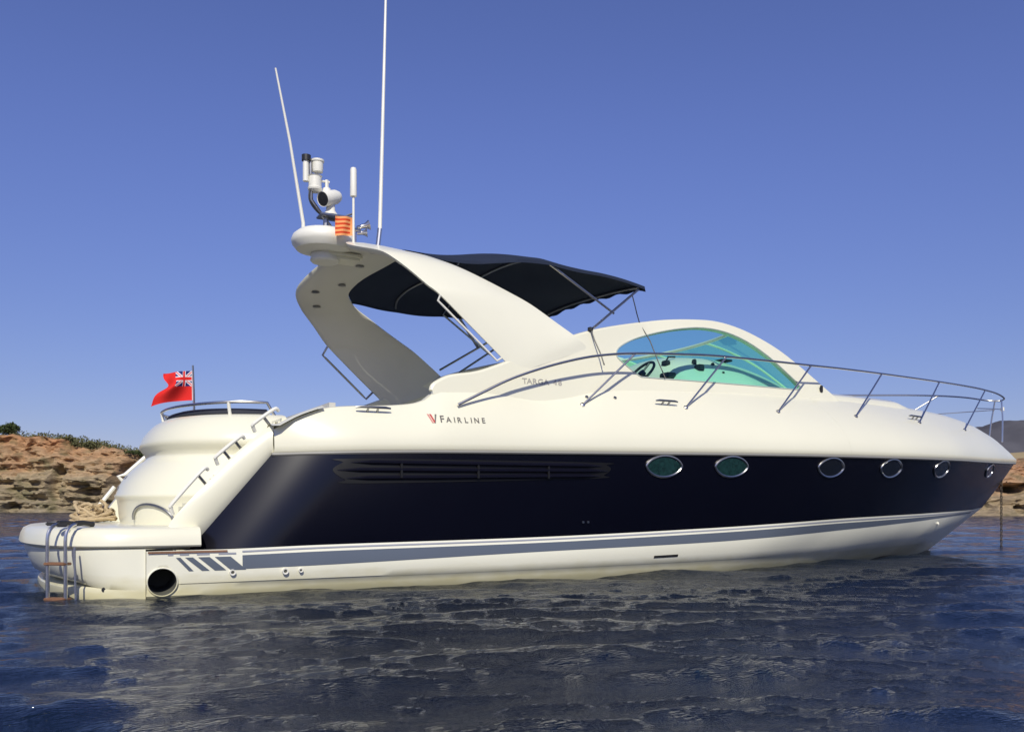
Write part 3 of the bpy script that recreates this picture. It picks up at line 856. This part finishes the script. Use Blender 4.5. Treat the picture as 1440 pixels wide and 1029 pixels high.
MB().tube([(3.80, -.15, 3.52), (3.83, -.15, 3.78)], .026, 10).build('aerial_mount', STEEL, ra)
MB().box((3.80, -.15, 3.56), (.09, .09, .05), bev=.01).build('aerial_foot', PLASTW, ra)
ms = MB(); ms.tube([(3.33, -.02, 3.80), (3.18, -.02, 3.98), (3.10, -.02, 4.08), (3.09, -.02, 4.52)], .020, 8)
ms.v = [(x, y, z - .06) for x, y, z in ms.v]
lm = ms.build('light_mast', DULL, yacht)
MB().lathe([(.001, 0), (.055, 0), (.06, .03), (.06, .10), (.07, .11), (.07, .13), (.001, .13)], (3.17, -.02, 4.33), n=16).build('anchor_light', PLASTW, lm)
MB().lathe([(.001, 0), (.05, 0), (.075, .02), (.08, .04), (.07, .05), (.07, .16), (.08, .17), (.001, .18)], (3.14, -.02, 4.11), n=16).build('steaming_light', PLASTW, lm)
MB().tube([(3.04, -.02, 4.21), (3.04, -.02, 4.43)], .032, 8).build('sensor_tube', PLASTW, lm)
MB().lathe([(.001, 0), (.05, 0), (.05, .06), (.001, .07)], (3.045, -.02, 4.43), n=12).build('sensor_cap', PLASTD, lm)
vb_ = MB(); vb_.tube([(3.18, -.02, 4.24), (3.30, -.02, 4.24)], .013, 6); vb_.tube([(3.27, -.02, 4.13), (3.27, -.02, 4.26)], .02, 6); vb_.lathe([(.001, 0), (.05, .01), (.04, .05), (.001, .06)], (3.27, -.02, 4.12), n=10)
vb_.build('wind_sensor', PLASTW, lm)
cbl = MB(); cbl.tube(cr([(3.08, -.04, 4.15), (3.07, -.05, 4.02), (3.12, -.05, 3.93), (3.22, -.04, 3.86), (3.36, 0, 3.85)], 6), .010, 6); cbl.build('cable', PLASTD, lm)
sl = MB(); a0 = Vector((3.20, -.10, 4.02)); a1 = Vector((3.42, .02, 4.12)); dr = (a1 - a0).normalized()
sl.lathe([(.001, .02), (.065, .015), (.08, 0), (.082, .06), (.078, .2), (.06, .25), (.03, .27), (.001, .27)], a0, dr, 20)
sl.lathe([(.085, 0), (.07, .02), (.05, .05), (.045, .12)], (3.31, -.03, 3.88), n=18)
slo = sl.build('searchlight', PLASTW, yacht)
MB().lathe([(.001, .0), (.068, .004), (.07, .014)], a0 - dr * .004, dr, 18).build('lens', PLASTD, slo)
brk = MB(); brk.box((3.36, -.02, 3.865), (.36, .2, .025), bev=.006); brk.tube([(3.26, -.02, 3.62), (3.26, -.02, 3.86)], .03, 8); brk.tube([(3.42, -.02, 3.62), (3.42, -.02, 3.86)], .02, 8); brk.tube([(3.4, -.02, 3.86), (3.58, -.02, 3.95)], .012, 6)
brk.build('searchlight_bracket', DULL, yacht)
gp = MB().tube([(3.44, -.42, 3.44), (3.44, -.42, 3.99)], .013, 8).build('gps_aerial', PLASTW, yacht)
MB().lathe([(.001, 0), (.034, 0), (.036, .02), (.034, .28), (.028, .30), (.001, .29)], (3.44, -.42, 3.99), n=14).build('gps_stick', PLASTW, gp)
hn = MB(); hn.lathe([(.02, 0), (.022, .05), (.03, .10), (.055, .14)], (3.62, 0, 3.80), (.9, -.2, .3), 14); hn.lathe([(.02, 0), (.022, .05), (.03, .08), (.05, .11)], (3.62, 0, 3.74), (.9, -.3, .1), 14); hn.tube([(3.58, 0, 3.77), (3.66, 0, 3.77)], .02, 8); hn.tube([(3.60, 0, 3.52), (3.60, 0, 3.80)], .012, 8)
hn.build('horn', STEEL, yacht)

# --- bimini
cb = []
def bim_z(x, y):
    side = float(np.interp(x, [3.75, 4.1, 4.6, 5.27, 5.9, 6.48], [3.10, 3.17, 3.24, 3.29, 3.25, 3.17]))
    crown = float(np.interp(x, [3.75, 4.6, 5.27, 5.9, 6.48], [.25, .23, .24, .14, .10]))
    return side + crown * (1 - abs(y / 1.43)**3.2) + .012 * math.sin(x * 5 + y * 3)
rows = []
xsb = list(np.linspace(3.78, 6.48, 40)); ysb = np.linspace(-1.43, 1.43, 41)
def fwd_edge(y):
    H = sorted([(p[0], p[1], p[2]) for p in Fh]); a = abs(y)
    return float(np.interp(a, [p[0] for p in H], [p[1] for p in H])), float(np.interp(a, [p[0] for p in H], [p[2] for p in H]))
for t_ in np.linspace(0, 1, 44):
    row = []
    for y in ysb:
        hk = min(1, t_ / .42); hk = hk * hk * (3 - 2 * hk); yy = y * (.82 + .18 * hk)
        xa, za = fwd_edge(y * .82); x = xa + (6.48 - xa) * t_; k = min(1, t_ / .35); k = k * k * (3 - 2 * k)
        row.append(Vector((x, yy, (za + .015) * (1 - k) + bim_z(x, y) * k)))
    rows.append(row)
rows_b = rows
bmb = MB().grid(rows)
bmb.grid([[Vector((q.x, q.y, q.z - .012)) for q in r] for r in rows], flip=True)
# valance along the front and sides
fr = rows[-1]
bmb.grid([fr, [Vector((q.x + .015, q.y, q.z - .05 - .012 * math.sin(q.y * 16))) for q in fr]])
for k in (0, -1):
    sd_ = [r[k] for r in rows]
    bmb.grid([sd_, [Vector((q.x, q.y * 1.004, q.z - .035)) for q in sd_]])
bimini = bmb.build('bimini', CANVAS, yacht, ang=50)
def hoop(x, base, dz=-.03):
    pts = [Vector((x, y, bim_z(x, y) + dz)) for y in np.linspace(-1.40, 1.40, 25)]
    b = Vector(base)
    return [b, *pts, Vector((b.x, -b.y, b.z))]
MB().tube(hoop(6.44, (5.61, -1.62, 2.55)), .014, 8).build('bimini_hoop', DULL, bimini)
MB().tube(hoop(5.27, (6.02, -1.50, 2.81)), .013, 8).build('bimini_hoop', STEEL, bimini)
MB().tube([q - Vector((0, 0, .03)) for q in rows_b[11][1:-1]], .013, 8).build('bimini_hoop', DULL, bimini)
MB().lathe([(.001, 0), (.03, .01), (.03, .04), (.001, .05)], (5.61, -1.66, 2.55), (0, 0, 1), 10).build('hoop_foot', PLASTD, bimini)
MB().tube([(5.31, 1.60, 2.56), (6.0, 1.55, 2.98)], .014, 8).build('bimini_stay', DULL, bimini)
MB().tube([(5.55, 1.5, 3.28), (5.70, 1.53, 3.10), (5.86, 1.55, 2.90)], .018, 8).build('bimini_stay', DULL, bimini)
MB().tube([(6.31, -1.434, 3.05), (6.33, -1.45, 2.95), (6.36, -1.45, 2.85), (6.40, -1.45, 2.74), (6.47, -1.54, 2.55), (6.52, -1.63, 2.30), (6.56, -1.70, 2.12)], .006, 6).build('bimini_strap', PLASTD, bimini)
MB().tube([(5.61, -1.68, 2.55), (5.63, -1.71, 2.45), (5.66, -1.78, 2.30), (5.67, -1.83, 2.18)], .007, 6).build('bimini_strap', PLASTD, bimini)

# --- bow rail
RT = [(3.93, -1.99, 1.66), (4.21, -1.985, 1.80), (4.51, -1.98, 1.945), (4.91, -1.97, 2.09), (5.34, -1.95, 2.21), (5.71, -1.92, 2.28), (6.09, -1.89, 2.325), (6.6, -1.84, 2.365), (7.14, -1.79, 2.40), (7.9, -1.70, 2.425), (8.76, -1.59, 2.445), (9.6, -1.44, 2.475), (10.53, -1.265, 2.50), (12.2, -.90, 2.545), (13.4, -.58, 2.58), (14.05, -.40, 2.585), (14.5, -.28, 2.57), (14.85, -.16, 2.53), (14.98, 0, 2.51)]
half = cr(RT, 6)
full_r = [tuple(q) for q in half] + [(q[0], -q[1], q[2]) for q in half[::-1][1:]]
rail = MB().tube(full_r, .0135, 8).build('bow_rail', STEEL, yacht)
def rail_at(x):
    i = min(range(len(half)), key=lambda k: abs(half[k][0] - x)); return Vector(half[i])
ST = [(5.99, 5.35, 1.74), (7.42, 6.67, 1.78), (8.92, 8.07, 1.81), (10.53, 9.54, 1.84), (12.25, 11.14, 1.86), (13.92, 12.80, 1.865)]
for (xt, xb, zb) in ST:
    P, Nn = on(deck_bvh, xb, zb)
    tp = rail_at(xt)
    for s in (1, -1):
        so = MB().tube([(P.x, P.y * s, P.z), (tp.x, tp.y * s, tp.z)], .011, 8).build('stanchion', STEEL, rail)
        MB().lathe([(.028, 0), (.026, .012), (.014, .02)], (P.x, P.y * s, P.z), (Nn.x, Nn.y * s, Nn.z), 12).build('stanchion_foot', STEEL, rail)
for s in (1, -1):
    MB().tube([(14.93, .06 * s, 2.515), (14.90, .10 * s, 2.2), (14.86, .12 * s, 1.80)], .013, 8).build('pulpit_leg', STEEL, rail)
    MB().tube([(13.32, -.72 * s, 2.23), (14.2, -.40 * s, 2.30), (14.92, -.06 * s, 2.36)], .008, 6).build('mid_rail', STEEL, rail)
MB().lathe([(.001, 0), (.03, 0), (.03, .06), (.001, .07)], (15.0, -.03, 2.34), n=10).build('bow_light', PLASTW, rail)

# --- cleats, deck fillers
def cleat(x0, x1, z):
    c = MB(); P0, N0 = on(deck_bvh, (x0 + x1) / 2, z)
    up = N0; y = .055
    pa, na = on(deck_bvh, x0, z); pb, nb_ = on(deck_bvh, x1, z); L = pb - pa
    c.tube([pa + up * (y - .008), pa + L * .15 + up * y, pa + L * .85 + up * y, pb + up * (y - .008)], [.008, .012, .012, .008], 8)
    for u in (.36, .64): c.tube([pa + L * u, pa + L * u + up * y], .011, 8)
    c.build('cleat', DULL, yacht)
cleat(2.97, 3.29, 1.565); cleat(6.26, 6.55, 1.805); cleat(10.90, 11.28, 1.905)
for (x, z) in ((5.44, 1.83), (5.78, 1.84)):
    P, Nn = on(deck_bvh, x, z)
    if P: MB().lathe([(.018, 0), (.018, .012), (.001, .014)], P, Nn, 10).build('deck_filler', DULL, yacht)
P, Nn = on(cs_bvh, 9.28, 2.2)
if P: MB().box(P + Nn * .02, (.05, .02, .09), bev=.008).build('navigation_light', PLASTD, yacht)

# --- lettering, laid on the mouldings
def lettering(name, runs, bvh, m, off=.004, slope=0.0):
    root = empty(name); root.parent = yacht
    for (txt, x, z, size, sx) in runs:
        mb = MB()
        cu = bpy.data.curves.new('lettering', 'FONT'); cu.body = txt; cu.size = size; cu.resolution_u = 4; cu.offset = size * .018
        ob = bpy.data.objects.new('lettering', cu); col.objects.link(ob)
        me = bpy.data.meshes.new_from_object(ob)
        vs = []
        for v in me.vertices:
            px, pz = x + v.co.x * sx, z + v.co.y + v.co.x * sx * slope
            P, Nn = on(bvh, px, pz)
            vs.append(P + Nn * off if P else Vector((px, -1.9, pz)))
        mb.add(vs, [tuple(p_.vertices) for p_ in me.polygons])
        bpy.data.objects.remove(ob); bpy.data.curves.remove(cu); bpy.data.meshes.remove(me)
        mb.build('letter', m, root, smooth=False, normals=False)
    return root
lettering('maker_lettering', [('F', 3.735, 1.485, .092, 1.0)] + [(c, 3.795 + .067 * i, 1.487 + .0018 * i, .072, 1.0) for i, c in enumerate('A')] + [('I', 3.868, 1.488, .072, 1.0), ('R', 3.902, 1.488, .072, 1.0), ('L', 3.975, 1.49, .072, 1.0), ('I', 4.037, 1.491, .072, 1.0), ('N', 4.072, 1.492, .072, 1.0), ('E', 4.152, 1.494, .072, 1.0)], deck_bvh, LETTER)
lettering('model_lettering', [(c, 4.70 + d_, 1.928 + d_ * .02, .078, 1.2) for c, d_ in (('T', 0), ('A', .052), ('R', .118), ('G', .18), ('A', .25), ('4', .36), ('8', .42))], cs_bvh, LETTERF)
def emblem(pts, m):
    V, F = tri_region(pts, (), .05); e = MB(); slab(e, V, F, on_fn(deck_bvh, .005), .003); e.build('emblem', m, yacht, smooth=False)
emblem([(3.630, 1.560), (3.646, 1.560), (3.674, 1.475), (3.662, 1.475)], PINKM)
emblem([(3.652, 1.560), (3.668, 1.560), (3.690, 1.490), (3.680, 1.475)], REDM)
emblem([(3.682, 1.475), (3.692, 1.475), (3.716, 1.560), (3.700, 1.560)], LETTER)

# --- swim platform: rounded lip above, moulded pod below
plan = [(1.655, -1.955), (1.3, -1.95), (1.0, -1.92), (.80, -1.82), (.64, -1.64), (.52, -1.40), (.42, -1.0), (.36, -.55), (.335, 0)]
ph_ = cr(plan, 9); plan_full = [Vector((p[0], p[1], 0)) for p in ph_] + [Vector((p[0], -p[1], 0)) for p in ph_[::-1][1:]]
def plat_row(ins, z, zaft=None, pod=False):
    o = []
    for k, q in enumerate(plan_full):
        a = plan_full[max(k - 1, 0)]; b = plan_full[min(k + 1, len(plan_full) - 1)]
        tn = (b - a).normalized(); nn = Vector((-tn.y, tn.x, 0))
        if nn.dot(q - Vector((2.0, 0, 0))) < 0: nn = -nn
        w_ = min(1, max(0, (1.25 - q.x) / .85)); w_ = w_ * w_ * (3 - 2 * w_)
        zz = z if zaft is None else z * (1 - w_) + zaft * w_
        ii = ins if not pod else ins * w_ + .022 * (1 - w_)
        o.append(Vector((min(q.x, 1.236) - nn.x * ii if pod else q.x - nn.x * ii, q.y - nn.y * ii, zz)))
    return o
rows = [plat_row(.16, .553), plat_row(.075, .545), plat_row(.035, .525), plat_row(.012, .48), plat_row(0, .43), plat_row(-.003, .405), plat_row(.008, .392), plat_row(.05, .386)]
pl = MB().grid(rows); pl.add(rows[0], [tuple(range(len(rows[0])))])
plat = pl.build('swim_platform', WHITE, yacht, ang=40)
rows = [plat_row(.05, .388), plat_row(.04, .375, None, True), plat_row(.045, .33, None, True), plat_row(.08, .26, .24, True), plat_row(.11, .10, .165, True), plat_row(.17, .03, .125, True), plat_row(.32, .0, .11, True)]
MB().grid(rows).build('platform_pod', HULLB, plat, ang=40)
rows = [plat_row(.30, .085, None, True), plat_row(.18, .075, None, True), plat_row(.155, .055, None, True), plat_row(.15, -.02, None, True), plat_row(.25, -.3, None, True)]
MB().grid(rows).build('trim_extension', HULLB, plat, ang=40)
P = Vector((.95, -1.80, .06)); MB().lathe([(.02, .0), (.02, .03), (.001, .03)], P, (-.3, -1, 0), 10).build('platform_drain', PLASTD, plat)
# small chock on the platform edge
MB().box((.62, -1.2, .572), (.16, .05, .03), bev=.008).build('platform_cleat', PLASTD, plat)

# --- swim ladder on the starboard aft corner
la = Vector((.60, -1.66, 0)); lu = Vector((.50, -.45, 0)).normalized(); lo = Vector((-.75, -.66, 0)).normalized()
lad = MB()
for k in (0, 1):
    c = la + lu * .165 * k
    pts = cr([c - lo * .16 + Vector((0, 0, .568)), c - lo * .05 + Vector((0, 0, .578)), c + lo * .02 + Vector((0, 0, .56)), c + lo * .065 + Vector((0, 0, .49)), c + lo * .07 + Vector((0, 0, .3)), c + lo * .07 + Vector((0, 0, -.35))], 5)
    lad.tube(pts, .0145, 8)
    c2 = c + lu * (.05 if k else -.03) + lo * .035
    lad.tube([c2 + Vector((0, 0, .40)), c2 + lo * .0 + Vector((0, 0, .27)), c2 + lu * .02 + Vector((0, 0, -.3))], .009, 6)
ladder = lad.build('swim_ladder', STEEL, yacht)
for z in (.27, -.005):
    MB().box(la + lu * .0825 + lo * .06 + Vector((0, 0, z)), (.19, .09, .022), rot=lu.to_track_quat('X', 'Z').to_matrix(), bev=.005).build('tread', TEAK, ladder)
for k in (0, 1):
    c = la + lu * .165 * k
    MB().tube([c - lo * .20 + Vector((0, 0, .572)), c - lo * .10 + Vector((0, 0, .585)), c - lo * .03 + Vector((0, 0, .583))], .022, 8).build('grip', PLASTD, ladder)
    MB().box(c - lo * .0 + lu * .07 * (1 if k == 0 else -1.5) + Vector((0, 0, .57)), (.07, .05, .03), bev=.006).build('hinge', PLASTD, ladder)

# --- quarter wings that carry the hull side down to the platform
NV = [tuple(topside_pt(0, v) + Vector((0, -.004, 0))) for v in np.linspace(0.02, 1, 6)]
WV = [(1.40, -1.74, .40), (1.43, -1.74, .56), (1.58, -1.74, .75), (1.76, -1.74, .94), (1.99, -1.745, 1.19), (2.30, -1.76, 1.45)]
Nn_ = cr(NV, 5); Wn_ = cr(WV, 5); rows = []
for a, b in zip(Nn_, Wn_):
    a = Vector(a); b = Vector(b)
    rows.append([a + Vector((.03, .02, 0)), a, a * .8 + b * .2 + Vector((-.015, -.022, .0)), a * .5 + b * .5 + Vector((-.02, -.028, .012)), a * .2 + b * .8 + Vector((-.012, -.015, .014)), b, b + Vector((.02, .035, .0)), Vector((b.x + .10, -1.66, b.z - .06)), Vector((b.x + .12, -1.64, .5))])
wg = MB().grid(rows)
top_ = rows[-1]
P0 = deck_section(2.281)
wing = wg.build('quarter_wing', WHITE, yacht, ang=38)
def flipped(mb):
    o = MB(); o.add([(x, -y, z) for x, y, z in mb.v], [f[::-1] for f in mb.f]); return o
wing2 = flipped(wg).build('quarter_wing', WHITE, yacht, ang=38)
# blend from wing head to the deck moulding
rows = []
for u in np.linspace(0, 1, 8):
    x = 2.24 + .45 * u; zt = ze(max(2.3, x)) + .012
    rows.append([Vector((x, -1.90, min(zt, 1.44 + .16 * u))), Vector((x, -1.83, zt + .02)), Vector((x, -1.74, zt + .018)), Vector((x, -1.66, zt - .04)), Vector((x, -1.62, zt - .30))])
wh = MB().grid(rows); wh.build('wing_head', WHITE, wing, ang=45); flipped(wh).build('wing_head', WHITE, wing2, ang=45)
# grab rails with dark brackets on the starboard wing
for (pa, pb, br2) in (((1.47, .62), (1.77, .975), (.80,)), ((1.83, 1.04), (2.07, 1.25), (.35, .75)), ((2.14, 1.33), (2.36, 1.50), (.5,))):
    a = Vector((pa[0], -1.70, pa[1] + .03)); b = Vector((pb[0], -1.70, pb[1] + .03)); d = b - a
    pts = [a, a + d * .06 + Vector((-.035, -.02, .035)), a + d * .15 + Vector((-.045, -.03, .045)), a + d * .92 + Vector((-.045, -.03, .045)), b + Vector((-.02, -.01, .02))]
    hr = MB().tube(cr(pts, 4), .016, 8).build('wing_rail', PLASTW, yacht)
    for u in br2:
        c = a + d * u
        MB().tube([c + Vector((.02, -.01, -.03)), c + Vector((-.045, -.03, .045))], .014, 8).build('rail_bracket', DULL, hr)
# port rails
for (a, b) in (((.98, 1.55, .55), (1.27, 1.55, .94)), ((1.31, 1.55, 1.01), (1.60, 1.55, 1.29))):
    a = Vector(a); b = Vector(b); d = b - a
    MB().tube([a + Vector((.06, 0, -.02)), a + Vector((.0, 0, .05)), a + d * .25, b], .022, 8).build('wing_rail', PLASTW, yacht)
pw = MB()
rows = [[Vector((1.08 + u * .62, y, .52 + u * .86 * 1.0)) for y in (1.50, 1.53, 1.58, 1.75)] for u in np.linspace(0, 1, 8)]
pw.grid(rows); pw.grid([[r[0] for r in rows], [Vector((r[0].x + .05, r[0].y, .5)) for r in rows]])
pw.build('port_stair_wall', WHITE, yacht)
# boarding steps between transom moulding and starboard wing
stp = MB()
for k in range(4): stp.box((1.75 + .26 * k, -1.47, .62 + .25 * k), (.36, .42, .25), bev=.03)
stp.build('boarding_steps', WHITE, yacht)

# --- transom moulding: bulging garage with an undercut and a rounded lid
def ell(xa, xc, b, z, p=2.4, n=48, tilt=0.0):
    o = []
    for k in range(n):
        a = math.pi * (k / (n - 1)) - math.pi / 2
        c, s = math.cos(a), math.sin(a)
        o.append(Vector((xc - (xc - xa) * abs(c)**(2 / p), b * (abs(s)**(2 / p)) * (1 if s > 0 else -1), z)))
    return o
prof = [(1.22, 1.32, .53), (1.20, 1.33, .62), (1.195, 1.34, .70), (1.185, 1.34, .78), (1.165, 1.35, .80), (1.16, 1.35, .825), (1.175, 1.35, .84), (1.20, 1.34, .92), (1.25, 1.33, 1.00), (1.32, 1.30, 1.08), (1.385, 1.27, 1.14), (1.445, 1.24, 1.175), (1.455, 1.245, 1.205), (1.435, 1.27, 1.245), (1.405, 1.30, 1.28), (1.392, 1.31, 1.31), (1.40, 1.305, 1.345), (1.43, 1.27, 1.41), (1.475, 1.22, 1.47), (1.53, 1.16, 1.525), (1.60, 1.11, 1.565), (1.75, .98, 1.59), (2.0, .72, 1.605)]
rows = [ell(xa, 2.55, b, z) for xa, b, z in prof]
gm = MB().grid(rows); gm.add(rows[-1], [tuple(range(len(rows[-1])))])
gar_bvh = gm.bvh()
gar = gm.build('transom_moulding', WHITE, yacht, ang=60)
# sunpad cushion on top
rows = [ell(1.66 + d_, 2.42, .96 - d_, z, 2.3) for d_, z in ((0, 1.56), (-.02, 1.59), (0, 1.625), (.06, 1.645), (.3, 1.655))]
sp_ = MB().grid(rows); sp_.add(rows[-1], [tuple(range(len(rows[-1])))])
sp_.build('sunpad', CUSHION, yacht)
rp2 = [Vector((q.x, q.y, 1.665 + .03 * min(1, max(0, (q.x - 1.55) / .6)))) for q in ell(1.60, 2.40, 1.02, 0, 2.2, 40)]
sr = MB().tube([Vector((rp2[0].x + .08, rp2[0].y, 1.56))] + rp2 + [Vector((rp2[-1].x + .02, rp2[-1].y, 1.58))], .014, 8).build('sunpad_rail', STEEL, yacht)
for k in (5, 21, 26, 34):
    q = rp2[k]; MB().tube([(q.x + .03, q.y * .97, 1.50), (q.x, q.y, q.z)], .016, 8).build('rail_post', PLASTW, sr)
# faint badge shapes on the transom face, hoop of the shower locker
def gar_hit(y, z):
    h = gar_bvh.ray_cast(Vector((-2, y, z)), Vector((1, 0, 0))); return h[0], (h[1] if h[1].x < 0 else -h[1])
for (y, z, wy, wz) in ((-.05, 1.0, .17, .03), (.10, .90, .12, .045)):
    rows = []
    for i in range(6):
        row = []
        for j in range(3):
            P, Nn = gar_hit(y - wy / 2 + wy * i / 5, z - wz / 2 + wz * j / 2); row.append(P + Nn * .004)
        rows.append(row)
    MB().grid(rows).build('transom_badge', BADGE, gar)
hp = []
for a in np.linspace(0, math.pi, 17):
    P, Nn = gar_hit(-.80 + .22 * math.cos(a), .60 + .135 * math.sin(a)); hp.append(P + Nn * .012)
MB().tube(hp, .014, 8).build('locker_hoop', DULL, gar)

# flagstaff
MB().tube([(1.90, 0, 1.55), (1.895, 0, 1.85), (1.885, 0, 2.15)], [.012, .011, .009], 8).build('flagstaff', DULL, yacht)

# ------------------------------------------------------------------ flags
def union(u, v):
    """material index on the canton; u from hoist 0..1, v from bottom 0..1"""
    x = (u - .5) * 2.0; y = v - .5
    if abs(y) < .10 or abs(x) < .10: return 0
    if abs(y) < .167 or abs(x) < .167: return 2
    d1 = abs(y - x / 2) * .894; d2 = abs(y + x / 2) * .894
    d = min(d1, d2)
    if d < .035: return 0
    if d < .105: return 2
    return 1
def flag(name, nu, nv, fn, shape, mats, label, cat):
    mb = MB()
    vs = [shape(i / nu, j / nv) for i in range(nu + 1) for j in range(nv + 1)]
    b = len(mb.v); mb.v += [tuple(v) for v in vs]
    for i in range(nu):
        for j in range(nv):
            mb.f.append((i * (nv + 1) + j, i * (nv + 1) + j + 1, (i + 1) * (nv + 1) + j + 1, (i + 1) * (nv + 1) + j)); mb.m.append(fn((i + .5) / nu, (j + .5) / nv))
    o = mb.build(name, mats, ang=180)
    tag(o, label, cat)
    return o
fdir = Vector((-.70, .15, 0)).normalized(); fn_ = Vector((fdir.y, -fdir.x, 0))
def ens_shape(u, v):
    # u out from hoist, v up; the fly droops and folds over
    L = .29 + .12 * (1 - v)
    h = .30
    x = L * u
    z = 1.795 + h * v + (-.06 * u * u * (1 - v) * 1.2) - .03 * u * v
    y = .045 * math.sin(u * 6.5 + v * 2.2) * u**.6 + .05 * math.sin(v * 5.5 + u * 2 + .6) * u
    pinch = 1 - .28 * math.exp(-((v - .62) / .2)**2) * u
    return Vector((1.885 + .01 * (1 - v), 0, z)) + fdir * (x * pinch) + fn_ * y
flag('ensign_flag', 96, 64, lambda u, v: (2 if u < .045 else (union(u / .56, (v - .48) / .52) if (u < .56 and v > .48) else 0)), ens_shape, [F_RED, F_BLUE, F_WHITE], 'red ensign with a union jack canton flying from the staff above the stern sunpad', 'flag')
def ct_shape(u, v):
    x = .20 * u; z = 3.575 + .19 * v - .02 * u * (1 - v) - .015 * u
    return Vector((3.43 - x * .97, -.425 - x * .12 + .015 * math.sin(u * 7 + v * 2), z))
flag('courtesy_flag', 24, 36, lambda u, v: 1 if int(v * 9) % 2 == 1 and .12 < u else 0, ct_shape, [F_ORANGE, F_STRIPE], 'small orange and red striped flag beside the radar dome on the arch', 'flag')

# ------------------------------------------------------------------ rope coil on the platform, anchor chain
rc = MB(); g2 = random.Random(5)
pts = []
for k in range(260):
    a = k * .27; r_ = (.135 + .06 * math.sin(k * .11)) * (1 - .3 * k / 260) + g2.uniform(-.02, .02)
    pts.append((1.0 + r_ * math.cos(a) * 1.15 + .03 * math.sin(k * .05), .55 + 1.35 * r_ * math.sin(a), .575 + .20 * (k / 260) * (.6 + .4 * math.sin(k * .37)) + g2.uniform(-.008, .008)))
rc.tube(pts, .0185, 7)
o = rc.build('rope_coil', ROPE, merge=0)
tag(o, 'loose tan coil of mooring rope lying on the white swim platform', 'rope')
ch = MB()
x, y = 14.97, -.03
z = 1.25; k = 0
while z > -.4:
    ring = []
    for a in np.linspace(0, 2 * math.pi, 9):
        s_, c_ = math.sin(a) * .018, math.cos(a) * .032
        ring.append((x + (s_ if k % 2 else 0), y + (0 if k % 2 else s_), z + c_))
    ch.tube(ring, .007, 5, cap=False)
    z -= .047; k += 1
o = ch.build('anchor_chain', CHAINM, merge=0)
tag(o, 'thin dark anchor chain hanging straight from the bow into the water', 'chain')
